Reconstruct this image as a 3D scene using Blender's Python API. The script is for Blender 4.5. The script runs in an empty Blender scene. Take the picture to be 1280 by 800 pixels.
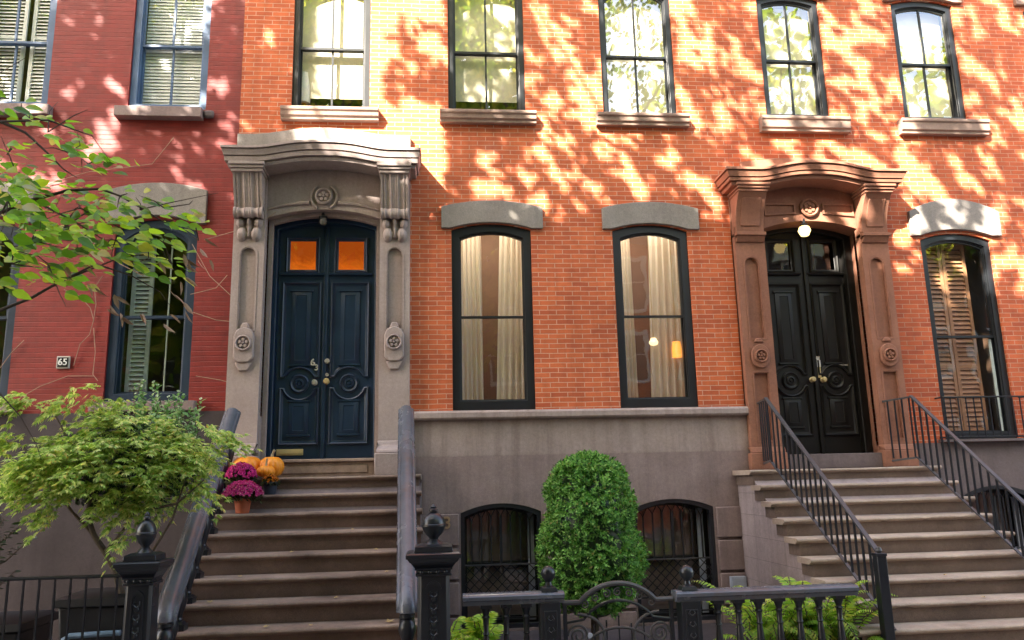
import bpy, math, random
import numpy as np
from mathutils import Vector, Matrix, noise
random.seed(7); rng = np.random.default_rng(11)
R_ = math.radians; PI = math.pi
C = bpy.context.scene.collection

# ------------------------------------------------------------------ camera
CAM = Vector((0.0, -9.5, 1.63)); FPX = 1000.0
def _rot(yaw, pitch, roll):
    cr, sr, cp, sp, cy, sy = math.cos(roll), math.sin(roll), math.cos(pitch), math.sin(pitch), math.cos(yaw), math.sin(yaw)
    Rr = np.array([[cr, -sr, 0], [sr, cr, 0], [0, 0, 1]]); Rp = np.array([[1, 0, 0], [0, cp, sp], [0, -sp, cp]])
    Ry = np.array([[cy, 0, sy], [0, 1, 0], [-sy, 0, cy]]); return Ry @ Rp @ Rr
RM = _rot(R_(5.455), R_(11.434), R_(-1.356))      # columns: right, up, forward, in (x, z, y) order
def at(px, py, Y=0.0):
    """measured photo point -> (x, z) on the real plane y = Y"""
    d = RM @ np.array([(px - 640) / FPX, (400 - py) / FPX, 1.0]); s = (Y - CAM.y) / d[2]
    return CAM.x + d[0] * s, CAM.z + d[1] * s
cam_d = bpy.data.cameras.new('camera'); cam = bpy.data.objects.new('camera', cam_d); C.objects.link(cam)
cam_d.sensor_width = 36; cam_d.sensor_fit = 'HORIZONTAL'; cam_d.lens = 36 * FPX / 1280; cam_d.clip_end = 2000; cam_d.clip_start = 0.05
def _v(i): return Vector((RM[0, i], RM[2, i], RM[1, i]))
rx, up, fw = _v(0), _v(1), _v(2)
cam.matrix_world = Matrix(((rx.x, up.x, -fw.x, CAM.x), (rx.y, up.y, -fw.y, CAM.y), (rx.z, up.z, -fw.z, CAM.z), (0, 0, 0, 1)))
bpy.context.scene.camera = cam

# ------------------------------------------------------------------ materials
M = {}
class NT:
    def __init__(s, name):
        s.m = bpy.data.materials.new(name); s.m.use_nodes = True; s.t = s.m.node_tree; s.n = s.t.nodes; s.n.clear()
        s.out = s.N('ShaderNodeOutputMaterial')
    def N(s, typ, **k):
        n = s.n.new(typ)
        for a, b in k.items(): setattr(n, a, b)
        return n
    def L(s, a, b): s.t.links.new(a, b)
    def inp(s, n, **k):
        for a, b in k.items():
            sock = n.inputs[a.replace('_', ' ')]
            if isinstance(b, bpy.types.NodeSocket): s.L(b, sock)
            else: sock.default_value = b
        return n
    def noise(s, vec, scale, detail=4, rough=.55, dist=0):
        n = s.N('ShaderNodeTexNoise'); s.L(vec, n.inputs['Vector'])
        n.inputs['Scale'].default_value = scale; n.inputs['Detail'].default_value = detail; n.inputs['Roughness'].default_value = rough; n.inputs['Distortion'].default_value = dist
        return n.outputs['Fac']
    def ramp(s, fac, stops):
        r = s.N('ShaderNodeValToRGB'); s.L(fac, r.inputs['Fac']); e = r.color_ramp.elements
        while len(e) < len(stops): e.new(.5)
        for el, (p, c) in zip(e, stops): el.position = p; el.color = (*c, 1) if len(c) == 3 else c
        return r.outputs['Color']
    def mix(s, fac, a, b, mode='MIX'):
        n = s.N('ShaderNodeMix', data_type='RGBA', blend_type=mode)
        for i, v in ((0, fac), (6, a), (7, b)):
            if isinstance(v, bpy.types.NodeSocket): s.L(v, n.inputs[i])
            elif i == 0: n.inputs[i].default_value = v
            else: n.inputs[i].default_value = (*v, 1)
        return n.outputs[2]
    def math(s, op, a, b=0.0):
        n = s.N('ShaderNodeMath', operation=op)
        for i, v in enumerate((a, b)):
            if isinstance(v, bpy.types.NodeSocket): s.L(v, n.inputs[i])
            else: n.inputs[i].default_value = v
        return n.outputs[0]
    def bump(s, h, strength=.3, dist=.01, norm=None):
        b = s.N('ShaderNodeBump'); s.L(h, b.inputs['Height']); b.inputs['Strength'].default_value = strength; b.inputs['Distance'].default_value = dist
        if norm: s.L(norm, b.inputs['Normal'])
        return b.outputs['Normal']
    def bsdf(s, col, rough=.6, normal=None, **k):
        b = s.N('ShaderNodeBsdfPrincipled')
        for nm, v in (('Base Color', col), ('Roughness', rough)):
            if isinstance(v, bpy.types.NodeSocket): s.L(v, b.inputs[nm])
            elif nm == 'Base Color': b.inputs[nm].default_value = (*v, 1)
            else: b.inputs[nm].default_value = v
        if normal: s.L(normal, b.inputs['Normal'])
        for a, v in k.items(): b.inputs[a.replace('_', ' ')].default_value = v
        s.L(b.outputs[0], s.out.inputs[0]); return b
    def obj(s): return s.N('ShaderNodeTexCoord').outputs['Object']

def brick_mat(name, c1, c2, mortar, painted=False, seed=0.0):
    t = NT(name); co = t.obj(); sp = t.N('ShaderNodeSeparateXYZ'); t.L(co, sp.inputs[0])
    wob = t.noise(co, 3.0, 2); 
    x = t.math('ADD', sp.outputs[0], sp.outputs[1]); z = t.math('ADD', sp.outputs[2], t.math('MULTIPLY', wob, .014))
    cb = t.N('ShaderNodeCombineXYZ'); t.L(x, cb.inputs[0]); t.L(z, cb.inputs[1]); cb.inputs[2].default_value = seed
    b = t.N('ShaderNodeTexBrick'); t.L(cb.outputs[0], b.inputs['Vector']); b.offset = .5
    for k, v in (('Scale', 1.0), ('Brick Width', .208), ('Row Height', .0595), ('Mortar Size', .0048), ('Mortar Smooth', .25), ('Bias', -.1)): b.inputs[k].default_value = v
    b.inputs['Color1'].default_value = (*c1, 1); b.inputs['Color2'].default_value = (*c2, 1); b.inputs['Mortar'].default_value = (*mortar, 1)
    big = t.noise(co, .9, 5, .6); med = t.noise(co, 9, 4); fine = t.noise(co, 120, 3)
    hline = None
    if painted:
        fr = t.math('PINGPONG', t.math('DIVIDE', z, .0595), .5)      # 0 on the bed joints
        jn = t.math('ADD', fr, t.math('MULTIPLY', t.math('SUBTRACT', t.noise(co, 14, 3), .5), .16)); hline = t.ramp(jn, [(.02, (1, 1, 1)), (.09, (0, 0, 0))])
    v = t.ramp(big, [(.3, (.8, .78, .78)), (.7, (1.12, 1.14, 1.15))])
    base = t.mix(.7, c1, b.outputs['Color']) if painted else b.outputs['Color']
    if painted: base = t.mix(t.math('MULTIPLY', hline, .45), base, (.15, .016, .012))
    col = t.mix(1.0, base, v, 'MULTIPLY')
    v2 = t.ramp(med, [(.25, (.78, .76, .75)), (.5, (1, 1, 1)), (.8, (1.14, 1.14, 1.14))]); col = t.mix(.8, col, v2, 'MULTIPLY')
    v3 = t.ramp(fine, [(.3, (.82, .82, .82)), (.7, (1.1, 1.1, 1.1))]); col = t.mix(.8, col, v3, 'MULTIPLY')
    mp = t.N('ShaderNodeMapping'); t.L(co, mp.inputs[0]); mp.inputs['Scale'].default_value = (5, 5, .5)
    soot = t.ramp(t.noise(mp.outputs[0], 1.0, 6, .65), [(.5, (1, 1, 1)), (.78, (.66, .62, .6))]); col = t.mix(.7, col, soot, 'MULTIPLY')
    # scattered pale or dark single bricks and lime bloom
    lime = t.ramp(t.noise(co, 2.2, 6, .7), [(.62, (0, 0, 0)), (.8, (1, 1, 1))])
    col = t.mix(t.math('MULTIPLY', lime, .28), col, (.55, .36, .28) if not painted else (.33, .14, .12))
    if painted:
        st = t.N('ShaderNodeMapping'); t.L(co, st.inputs[0]); st.inputs['Scale'].default_value = (2.5, 2.5, 60)
        chips = t.ramp(t.noise(st.outputs[0], 1.0, 4, .7), [(.66, (0, 0, 0)), (.72, (1, 1, 1))])
        col = t.mix(t.math('MULTIPLY', chips, .5), col, (.42, .2, .17))
    h = t.math('SUBTRACT', t.math('MULTIPLY', fine, .25), b.outputs['Fac'])
    h = t.math('ADD', h, t.math('MULTIPLY', med, .5))
    if painted: h = t.math('SUBTRACT', t.math('ADD', t.math('MULTIPLY', fine, .3), t.math('MULTIPLY', med, .8)), t.math('MULTIPLY', hline, .6))
    t.bsdf(col, .55 if painted else .85, t.bump(h, .8, .006)); M[name] = t.m

def stone_mat(name, c, c2=None, rough=.85, streak=.35, courses=0, grain=.5):
    t = NT(name); co = t.obj(); c2 = c2 or tuple(v * .72 for v in c)
    n1 = t.noise(co, 1.6, 6, .65); n2 = t.noise(co, 28, 5, .7); n3 = t.noise(co, 190, 2)
    col = t.mix(t.ramp(n1, [(.3, (0, 0, 0)), (.7, (1, 1, 1))]), c2, c)
    col = t.mix(.6, col, t.ramp(n2, [(.25, (.72, .72, .74)), (.75, (1.2, 1.19, 1.17))]), 'MULTIPLY')
    col = t.mix(grain, col, t.ramp(n3, [(.25, (.6, .6, .6)), (.75, (1.3, 1.3, 1.3))]), 'MULTIPLY')
    mp = t.N('ShaderNodeMapping'); t.L(co, mp.inputs[0]); mp.inputs['Scale'].default_value = (9, 9, .55)
    st = t.ramp(t.noise(mp.outputs[0], 1.0, 5, .6), [(.45, (1, 1, 1)), (.75, (.62, .6, .6))]); col = t.mix(streak, col, st, 'MULTIPLY')
    h = t.math('ADD', n2, t.math('MULTIPLY', n3, .5))
    if courses:
        sp = t.N('ShaderNodeSeparateXYZ'); t.L(co, sp.inputs[0]); cb = t.N('ShaderNodeCombineXYZ')
        t.L(t.math('ADD', sp.outputs[0], sp.outputs[1]), cb.inputs[0]); t.L(sp.outputs[2], cb.inputs[1])
        b = t.N('ShaderNodeTexBrick'); t.L(cb.outputs[0], b.inputs['Vector']); b.offset = .5
        for k, v in (('Scale', 1.0), ('Brick Width', courses * 3.2), ('Row Height', courses), ('Mortar Size', .004), ('Mortar Smooth', .3)): b.inputs[k].default_value = v
        col = t.mix(t.math('MULTIPLY', b.outputs['Fac'], .5), col, tuple(v * .35 for v in c))
        h = t.math('SUBTRACT', h, b.outputs['Fac'])
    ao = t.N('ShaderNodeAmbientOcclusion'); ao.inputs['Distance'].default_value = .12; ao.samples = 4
    col = t.mix(1.0, col, t.ramp(ao.outputs['AO'], [(.2, (.55, .52, .5)), (.85, (1, 1, 1))]), 'MULTIPLY')   # colour darkened in crevices
    t.bsdf(col, rough, t.bump(h, .35, .006)); M[name] = t.m

def paint_mat(name, c, rough=.35, wear=None, spec=.5, metallic=0.0):
    t = NT(name); co = t.obj()
    n1 = t.noise(co, 3, 5, .65); n2 = t.noise(co, 45, 4, .6)
    col = t.mix(t.ramp(n1, [(.3, (0, 0, 0)), (.7, (1, 1, 1))]), tuple(v * .75 for v in c), tuple(min(1, v * 1.2) for v in c))
    if wear:
        w = t.ramp(t.noise(co, 2.2, 5, .65), [(.5, (0, 0, 0)), (.72, (1, 1, 1))]); col = t.mix(t.math('MULTIPLY', w, .6), col, wear)
    r = t.math('ADD', t.math('MULTIPLY', n1, .16), rough - .08)
    t.bsdf(col, r, t.bump(t.math('ADD', t.math('MULTIPLY', n2, .4), t.math('MULTIPLY', n1, 2.0)), .07, .003), Specular_IOR_Level=spec, Metallic=metallic); M[name] = t.m

def leaf_mat(name, stops, rough=.45, trans=.35, spec=.4):
    t = NT(name); g = t.N('ShaderNodeNewGeometry'); col = t.ramp(g.outputs['Random Per Island'], stops)
    n = t.noise(t.obj(), 2.5, 3); col = t.mix(.6, col, t.ramp(n, [(.3, (.7, .74, .7)), (.7, (1.25, 1.2, 1.15))]), 'MULTIPLY')
    b = t.bsdf(col, rough, None, Specular_IOR_Level=spec)
    tr = t.N('ShaderNodeBsdfTranslucent'); t.L(t.mix(1.0, col, (1.5, 1.55, .8), 'MULTIPLY'), tr.inputs[0])
    mx = t.N('ShaderNodeMixShader'); mx.inputs[0].default_value = trans; t.L(b.outputs[0], mx.inputs[1]); t.L(tr.outputs[0], mx.inputs[2]); t.L(mx.outputs[0], t.out.inputs[0]); M[name] = t.m

def plain_mat(name, c, rough=.6, var=.15, scale=12, **k):
    t = NT(name); co = t.obj(); n = t.noise(co, scale, 4)
    col = t.mix(1.0, c, t.ramp(n, [(.25, (1 - var,) * 3), (.75, (1 + var,) * 3)]), 'MULTIPLY')
    t.bsdf(col, rough, t.bump(n, .15, .003), **k); M[name] = t.m

def emit_mat(name, c, s, var=.3):
    t = NT(name); co = t.obj(); n = t.noise(co, 14, 5, .7, .6)
    col = t.mix(1.0, c, t.ramp(n, [(.3, (1 - var,) * 3), (.7, (1 + var,) * 3)]), 'MULTIPLY')
    e = t.N('ShaderNodeEmission'); t.L(col, e.inputs[0]); e.inputs[1].default_value = s
    b = t.bsdf(c, .5); a = t.N('ShaderNodeAddShader'); t.L(e.outputs[0], a.inputs[0]); t.L(b.outputs[0], a.inputs[1]); t.L(a.outputs[0], t.out.inputs[0]); M[name] = t.m

def glass_mat(name, base=.07, tint=(.96, .97, .95)):
    t = NT(name); co = t.obj(); nb = t.bump(t.noise(co, 1.7, 2), .05, .05)
    lw = t.N('ShaderNodeLayerWeight'); f = t.math('POWER', lw.outputs['Facing'], 4.0)
    fac = t.math('MINIMUM', t.math('ADD', t.math('MULTIPLY', f, .9), base), .95)
    tr = t.N('ShaderNodeBsdfTransparent'); tr.inputs[0].default_value = (*tint, 1)
    gl = t.N('ShaderNodeBsdfGlossy'); gl.inputs['Roughness'].default_value = .015; t.L(nb, gl.inputs['Normal']); gl.inputs[0].default_value = (1, 1, 1, 1)
    mx = t.N('ShaderNodeMixShader'); t.L(fac, mx.inputs[0]); t.L(tr.outputs[0], mx.inputs[1]); t.L(gl.outputs[0], mx.inputs[2]); t.L(mx.outputs[0], t.out.inputs[0]); M[name] = t.m

brick_mat('brick_orange', (.67, .155, .050), (.48, .098, .035), (.66, .39, .27))
brick_mat('brick_orange_b', (.62, .136, .044), (.42, .080, .030), (.58, .32, .21), seed=3.7)
brick_mat('brick_painted', (.27, .021, .015), (.20, .016, .011), (.22, .022, .016), painted=True)
brick_mat('brick_far', (.30, .12, .08), (.24, .09, .06), (.35, .28, .24))
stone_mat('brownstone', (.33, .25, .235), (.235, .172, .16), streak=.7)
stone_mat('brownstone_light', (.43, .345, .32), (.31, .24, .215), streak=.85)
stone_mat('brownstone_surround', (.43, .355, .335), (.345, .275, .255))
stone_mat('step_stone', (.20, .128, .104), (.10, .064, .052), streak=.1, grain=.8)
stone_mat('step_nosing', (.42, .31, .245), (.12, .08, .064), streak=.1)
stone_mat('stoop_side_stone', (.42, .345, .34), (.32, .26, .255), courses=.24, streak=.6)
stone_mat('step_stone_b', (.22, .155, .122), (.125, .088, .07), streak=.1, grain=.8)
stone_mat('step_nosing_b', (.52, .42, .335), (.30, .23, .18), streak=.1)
stone_mat('red_stone', (.36, .16, .098), (.26, .108, .064), streak=.3)
stone_mat('grey_stone', (.33, .30, .27), (.24, .215, .195), grain=.8)
stone_mat('stucco', (.19, .15, .15), (.13, .10, .098), streak=.5)
stone_mat('sill_stone', (.34, .24, .19), (.25, .165, .13))
stone_mat('stucco_shaded', (.080, .064, .070), (.046, .037, .040), streak=.5)  # stucco copy with the lower-left shadow put into its colour
plain_mat('sash_shade', (.26, .19, .17), .8, .25, 3)
stone_mat('pavement_stone', (.30, .29, .275), (.22, .21, .2), courses=1.5, streak=0)
plain_mat('asphalt', (.055, .055, .058), .9, .3, 30)
paint_mat('door_navy', (.012, .032, .072), .32)
paint_mat('door_black', (.010, .009, .008), .42, spec=.3)
paint_mat('frame_navy', (.018, .036, .066), .4)
paint_mat('frame_black', (.009, .011, .014), .4)
paint_mat('frame_blue', (.075, .135, .25), .45)
paint_mat('iron_black', (.014, .016, .021), .3)
paint_mat('iron_rail', (.105, .115, .14), .26, wear=(.13, .075, .05))
paint_mat('iron_grey', (.06, .058, .062), .42)
paint_mat('brass', (.70, .54, .26), .35, metallic=.3)
paint_mat('pale_metal', (.6, .58, .52), .35, metallic=.6)
plain_mat('digit_pale', (.62, .60, .55), .4)
plain_mat('digit_white', (.82, .82, .80), .5, .05)
plain_mat('digit_bronze', (.50, .34, .20), .4, Metallic=.4)
plain_mat('plaque_black', (.012, .012, .012), .35)
plain_mat('plaque_rim', (.5, .47, .44), .4)
plain_mat('blind', (.86, .88, .87), .6, .04)
plain_mat('shade_cream', (.84, .77, .60), .8, .12, 4)
plain_mat('shutter_pale', (.50, .58, .56), .5, .1)
plain_mat('shutter_wood', (.34, .17, .09), .5, .2)
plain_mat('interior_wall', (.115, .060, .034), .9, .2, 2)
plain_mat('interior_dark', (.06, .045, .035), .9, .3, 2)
t = NT('curtain'); co = t.obj(); n = t.noise(co, 3, 3)
b = t.bsdf(t.ramp(n, [(.3, (.86, .81, .73)), (.7, (.93, .90, .85))]), .9)
tr = t.N('ShaderNodeBsdfTranslucent'); tr.inputs[0].default_value = (.8, .68, .5, 1); mx = t.N('ShaderNodeMixShader'); mx.inputs[0].default_value = .5
t.L(b.outputs[0], mx.inputs[1]); t.L(tr.outputs[0], mx.inputs[2]); t.L(mx.outputs[0], t.out.inputs[0]); M['curtain'] = t.m
glass_mat('glass', .09); glass_mat('glass_upper', .24); glass_mat('glass_dark', .09, (.85, .86, .85))
t = NT('pane_glow'); co = t.obj(); sp = t.N('ShaderNodeSeparateXYZ'); t.L(co, sp.inputs[0])  # interior glow put into the pane as emission, graded by height
g_ = t.math('MULTIPLY', t.math('SUBTRACT', sp.outputs[2], 4.2), 2.0); f_ = t.math('ADD', g_, t.math('MULTIPLY', t.noise(co, 4.5, 5, .7, 1.5), .9))
col = t.ramp(f_, [(.25, (.62, .085, .004)), (.6, (.88, .165, .010)), (.95, (.45, .07, .006))]); em = t.N('ShaderNodeEmission'); t.L(col, em.inputs[0]); em.inputs[1].default_value = .85; t.L(em.outputs[0], t.out.inputs[0]); M['pane_glow'] = t.m
emit_mat('lamp_globe', (1.0, .74, .30), 3.2, .05)
emit_mat('lamp_orange', (1.0, .36, .06), 1.3, .1)
emit_mat('lamp_warm', (1.0, .78, .45), 1.6, .1)
plain_mat('globe_glass', (.16, .155, .14), .15, .05)
plain_mat('bark', (.10, .075, .055), .9, .35, 20); plain_mat('twig', (.045, .03, .024), .8, .3, 30); plain_mat('vine_stem', (.34, .22, .15), .8, .2, 30)
leaf_mat('leaf_boxwood', [(0, (.02, .06, .014)), (.3, (.09, .26, .05)), (.75, (.24, .47, .12)), (.97, (.30, .48, .15)), (1, (.32, .24, .09))], .5, .25, .2)
leaf_mat('leaf_maple', [(0, (.14, .26, .05)), (.4, (.36, .52, .14)), (.8, (.66, .72, .34)), (.93, (.74, .70, .36)), (1, (.60, .42, .14))], .55, .4, .25)
leaf_mat('leaf_euonymus', [(0, (.08, .20, .07)), (.6, (.18, .36, .14)), (1, (.50, .60, .42))], .35, .25)
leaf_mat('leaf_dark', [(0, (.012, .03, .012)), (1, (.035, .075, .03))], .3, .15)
leaf_mat('leaf_branch', [(0, (.05, .13, .02)), (.4, (.20, .42, .03)), (.8, (.42, .60, .05)), (.93, (.55, .48, .12)), (1, (.42, .42, .38))], .32, .5)  # brightness of sunlight put into the leaf colours
leaf_mat('leaf_street', [(0, (.10, .17, .02)), (.6, (.22, .30, .035)), (1, (.42, .38, .06))], .5, .5)
leaf_mat('leaf_fern', [(0, (.18, .36, .04)), (.6, (.36, .56, .07)), (1, (.60, .62, .13))], .5, .4)
leaf_mat('leaf_fallen', [(0, (.50, .34, .16)), (1, (.62, .48, .25))], .7, .1)
leaf_mat('petal_magenta', [(0, (.36, .012, .18)), (.6, (.62, .035, .34)), (1, (.74, .13, .46))], .5, .3)
leaf_mat('petal_magenta_b', [(0, (.42, .014, .20)), (.7, (.70, .05, .36)), (.9, (.74, .15, .45)), (1, (.80, .50, .45))], .5, .3)
leaf_mat('petal_orange', [(0, (.55, .12, .012)), (1, (.72, .32, .02))], .5, .3)
leaf_mat('leaf_mum', [(0, (.025, .022, .012)), (.6, (.05, .06, .02)), (1, (.09, .10, .04))], .6, .2)
plain_mat('terracotta', (.42, .10, .04), .7, .2); plain_mat('pot_dark', (.02, .03, .05), .4, .2)
t = NT('pumpkin'); co = t.obj(); n = t.noise(co, 9, 5); n2 = t.noise(co, 60, 3)
t.bsdf(t.mix(.6, t.ramp(n, [(.3, (.80, .23, .008)), (.7, (.95, .36, .02))]), t.ramp(n2, [(.3, (.85, .85, .85)), (.7, (1.1, 1.1, 1.1))]), 'MULTIPLY'), .42, t.bump(n2, .15, .004)); M['pumpkin'] = t.m
plain_mat('pumpkin_stem', (.30, .26, .17), .8, .3, 40)
plain_mat('bin_dark', (.010, .011, .014), .5, .3); plain_mat('bin_blue', (.17, .27, .40), .4, .2); plain_mat('tag_grey', (.36, .40, .48), .5, .1)
plain_mat('white_trim', (.72, .70, .66), .5, .08)

SKY, SUNP, SKY_TINT = 1.08, 40.0, (1.12, 1.0, .88)
# ------------------------------------------------------------------ mesh helpers
WL = {}
class MB:
    def __init__(s): s.v = []; s.f = []; s.mi = []; s.cur = 0
    def add(s, vs, fs):
        o = len(s.v); s.v += [tuple(p) for p in vs]; s.f += [tuple(i + o for i in f) for f in fs]; s.mi += [s.cur] * len(fs); return s
    def box(s, x0, x1, y0, y1, z0, z1):
        return s.add([(x0, y0, z0), (x1, y0, z0), (x1, y1, z0), (x0, y1, z0), (x0, y0, z1), (x1, y0, z1), (x1, y1, z1), (x0, y1, z1)],
                     [(0, 3, 2, 1), (4, 5, 6, 7), (0, 1, 5, 4), (1, 2, 6, 5), (2, 3, 7, 6), (3, 0, 4, 7)])
    def frustum(s, cx, cy, h0, h1, z0, z1, ch=0.0):
        rings = []
        for h, z in ((h0, z0), (h1, z1)):
            c = ch * h
            rings.append([(cx + a * h, cy + b * h, z) for a, b in ((1 - ch, -1), (1, -1 + ch), (1, 1 - ch), (1 - ch, 1), (-1 + ch, 1), (-1, 1 - ch), (-1, -1 + ch), (-1 + ch, -1))] if ch else
                         [(cx + a * h, cy + b * h, z) for a, b in ((-1, -1), (1, -1), (1, 1), (-1, 1))])
        return s.loft(rings, True, True)
    def loft(s, rings, cap0=False, cap1=False, closed=True):
        n = len(rings[0]); vs = [p for r in rings for p in r]; fs = []
        for i in range(len(rings) - 1):
            for j in range(n if closed else n - 1):
                k = (j + 1) % n; fs.append((i * n + j, i * n + k, (i + 1) * n + k, (i + 1) * n + j))
        if cap0: fs.append(tuple(reversed(range(n))))
        if cap1: fs.append(tuple((len(rings) - 1) * n + j for j in range(n)))
        return s.add(vs, fs)
    def prism(s, pts, y0, y1):            # polygon in xz, extruded along y
        return s.loft([[(x, y0, z) for x, z in pts], [(x, y1, z) for x, z in pts]], True, True)
    def prism_x(s, pts, x0, x1):          # polygon in yz, extruded along x
        return s.loft([[(x0, y, z) for y, z in pts], [(x1, y, z) for y, z in pts]], True, True)
    def ring(s, outer, inner, y0, y1):
        r = [[(x, y1, z) for x, z in outer], [(x, y0, z) for x, z in outer], [(x, y0, z) for x, z in inner], [(x, y1, z) for x, z in inner]]
        return s.loft(r + [r[0]])
    def lathe(s, prof, c, n=16, axis='z', squash=1.0):
        rings = []
        for r, h in prof:
            ring = []
            for k in range(n):
                a = 2 * PI * k / n; u, w = r * math.cos(a), r * math.sin(a)
                ring.append((c[0] + u, c[1] + w, c[2] + h) if axis == 'z' else (c[0] + u, c[1] - h, c[2] + w * squash))
            rings.append(ring)
        return s.loft(rings, True, True)
    def tube(s, pts, rad, n=8, cap=True):
        pts = [Vector(p) for p in pts]; rings = []; prev = None
        for i, p in enumerate(pts):
            d = (pts[min(i + 1, len(pts) - 1)] - pts[max(i - 1, 0)]).normalized()
            if prev is None: prev = d.orthogonal().normalized()
            u = (prev - d * prev.dot(d)); u = u.normalized() if u.length > 1e-6 else d.orthogonal().normalized(); prev = u; w = d.cross(u)
            r = rad[i] if isinstance(rad, (list, tuple)) else rad
            rings.append([p + (u * math.cos(2 * PI * k / n) + w * math.sin(2 * PI * k / n)) * r for k in range(n)])
        return s.loft(rings, cap, cap)
    def bar(s, a, b, w, h=None):          # square bar between two points, w across, h in the other direction
        a, b = Vector(a), Vector(b); d = (b - a).normalized(); h = h or w
        ref = Vector((1, 0, 0)) if abs(d.x) < .9 else Vector((0, 0, 1)); v = d.cross(ref).normalized(); u = v.cross(d)
        rings = [[p + u * (i * w / 2) + v * (j * h / 2) for i, j in ((-1, -1), (1, -1), (1, 1), (-1, 1))] for p in (a, b)]
        return s.loft(rings, True, True)
    def grid(s, P):                        # P[i][j] points
        n, m = len(P), len(P[0])
        return s.add([p for r in P for p in r], [(i * m + j, i * m + j + 1, (i + 1) * m + j + 1, (i + 1) * m + j) for i in range(n - 1) for j in range(m - 1)])
    def wall(s, x0, x1, z0, z1, y, holes=(), depth=.12, back=False, sides=0):
        xs = {x0, x1}
        for h in holes:
            xa, xb = h[0], h[1]; n = 14 if h[4] else 1
            for k in range(n + 1): xs.add(xa + (xb - xa) * k / n)
        xs = sorted(x for x in xs if x0 - 1e-6 <= x <= x1 + 1e-6)
        def top(h, x): return h[3] + (arc(h, x) if h[4] else 0)
        for a, b in zip(xs[:-1], xs[1:]):
            if b - a < 1e-6: continue
            m = (a + b) / 2; hs = sorted([h for h in holes if h[0] < m < h[1]], key=lambda h: h[2]); ca = cb = z0
            for h in hs:
                if h[2] > ca + 1e-6: s.add([(a, y, ca), (b, y, cb), (b, y, h[2]), (a, y, h[2])], [(0, 1, 2, 3)])
                ta, tb = top(h, a), top(h, b)
                if h[2] > z0 + 1e-6: s.add([(a, y, h[2]), (b, y, h[2]), (b, y + depth, h[2]), (a, y + depth, h[2])], [(0, 1, 2, 3)])
                s.add([(a, y, ta), (b, y, tb), (b, y + depth, tb), (a, y + depth, ta)], [(3, 2, 1, 0)])
                if back: s.add([(a, y + depth, h[2]), (b, y + depth, h[2]), (b, y + depth, tb), (a, y + depth, ta)], [(0, 1, 2, 3)])
                ca, cb = ta, tb
            s.add([(a, y, ca), (b, y, cb), (b, y, z1), (a, y, z1)], [(0, 1, 2, 3)])
        for h in holes:
            for x, fl in ((h[0], 0), (h[1], 1)):
                s.add([(x, y, h[2]), (x, y + depth, h[2]), (x, y + depth, h[3]), (x, y, h[3])], [(0, 1, 2, 3) if fl else (3, 2, 1, 0)])
        if sides:
            for x, fl in ((x0, 1), (x1, 0)):
                s.add([(x, y, z0), (x, y + sides, z0), (x, y + sides, z1), (x, y, z1)], [(0, 1, 2, 3) if not fl else (3, 2, 1, 0)])
            s.add([(x0, y, z1), (x1, y, z1), (x1, y + sides, z1), (x0, y + sides, z1)], [(0, 1, 2, 3)])
        return s
    def build(s, name, mat, parent=None, bevel=0, smooth=True, recalc=True):
        me = bpy.data.meshes.new(name); me.from_pydata(s.v, [], s.f)
        mats = mat if isinstance(mat, (list, tuple)) else [mat]
        for m_ in mats: me.materials.append(M[m_])
        if len(mats) > 1: me.polygons.foreach_set('material_index', s.mi)
        if recalc:
            import bmesh
            bm = bmesh.new(); bm.from_mesh(me); bmesh.ops.remove_doubles(bm, verts=bm.verts, dist=1e-5); bmesh.ops.recalc_face_normals(bm, faces=bm.faces); bm.to_mesh(me); bm.free()
        if smooth: me.shade_smooth(); me.set_sharp_from_angle(angle=R_(38))
        me.update(); o = bpy.data.objects.new(name, me); link(o, parent)
        if bevel:
            b = o.modifiers.new('bevel', 'BEVEL'); b.width = bevel; b.segments = 2; b.limit_method = 'ANGLE'; b.angle_limit = R_(40)
        return o
def arc(h, x):
    hw = (h[1] - h[0]) / 2; u = x - (h[0] + h[1]) / 2; r = h[4]; Rr = (hw * hw + r * r) / (2 * r)
    return math.sqrt(max(Rr * Rr - u * u, 0)) - (Rr - r)
def link(o, parent=None):
    C.objects.link(o); WL[o.name] = Vector(o.location)
    if parent is not None:
        o.parent = parent; o.matrix_parent_inverse = Matrix.Translation(-WL[parent.name])
def thing(name, label, cat, loc=(0, 0, 0), group=None):
    o = bpy.data.objects.new(name, None); o.location = loc; o.empty_display_size = .2; link(o); return tag(o, label, cat, group)
def tag(o, label, cat, group=None, kind=None):
    o['label'] = label; o['category'] = cat
    if group: o['group'] = group
    if kind: o['kind'] = kind
    return o
def struct(o): o['kind'] = 'structure'; return o
def dup(root, loc, label=None):
    r = root.copy(); C.objects.link(r); r.location = loc
    if label: r['label'] = label
    for ch in list(root.children):
        c = ch.copy(); C.objects.link(c); c.parent = r
        for g in list(ch.children):
            d = g.copy(); C.objects.link(d); d.parent = c
    return r
def single(mb, name, mat, label, cat, loc, group=None, **k):   # a thing that is one mesh: origin at its base
    o = mb.build(name, mat, **k); o.data.transform(Matrix.Translation(-Vector(loc))); o.location = loc; return tag(o, label, cat, group)

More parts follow.
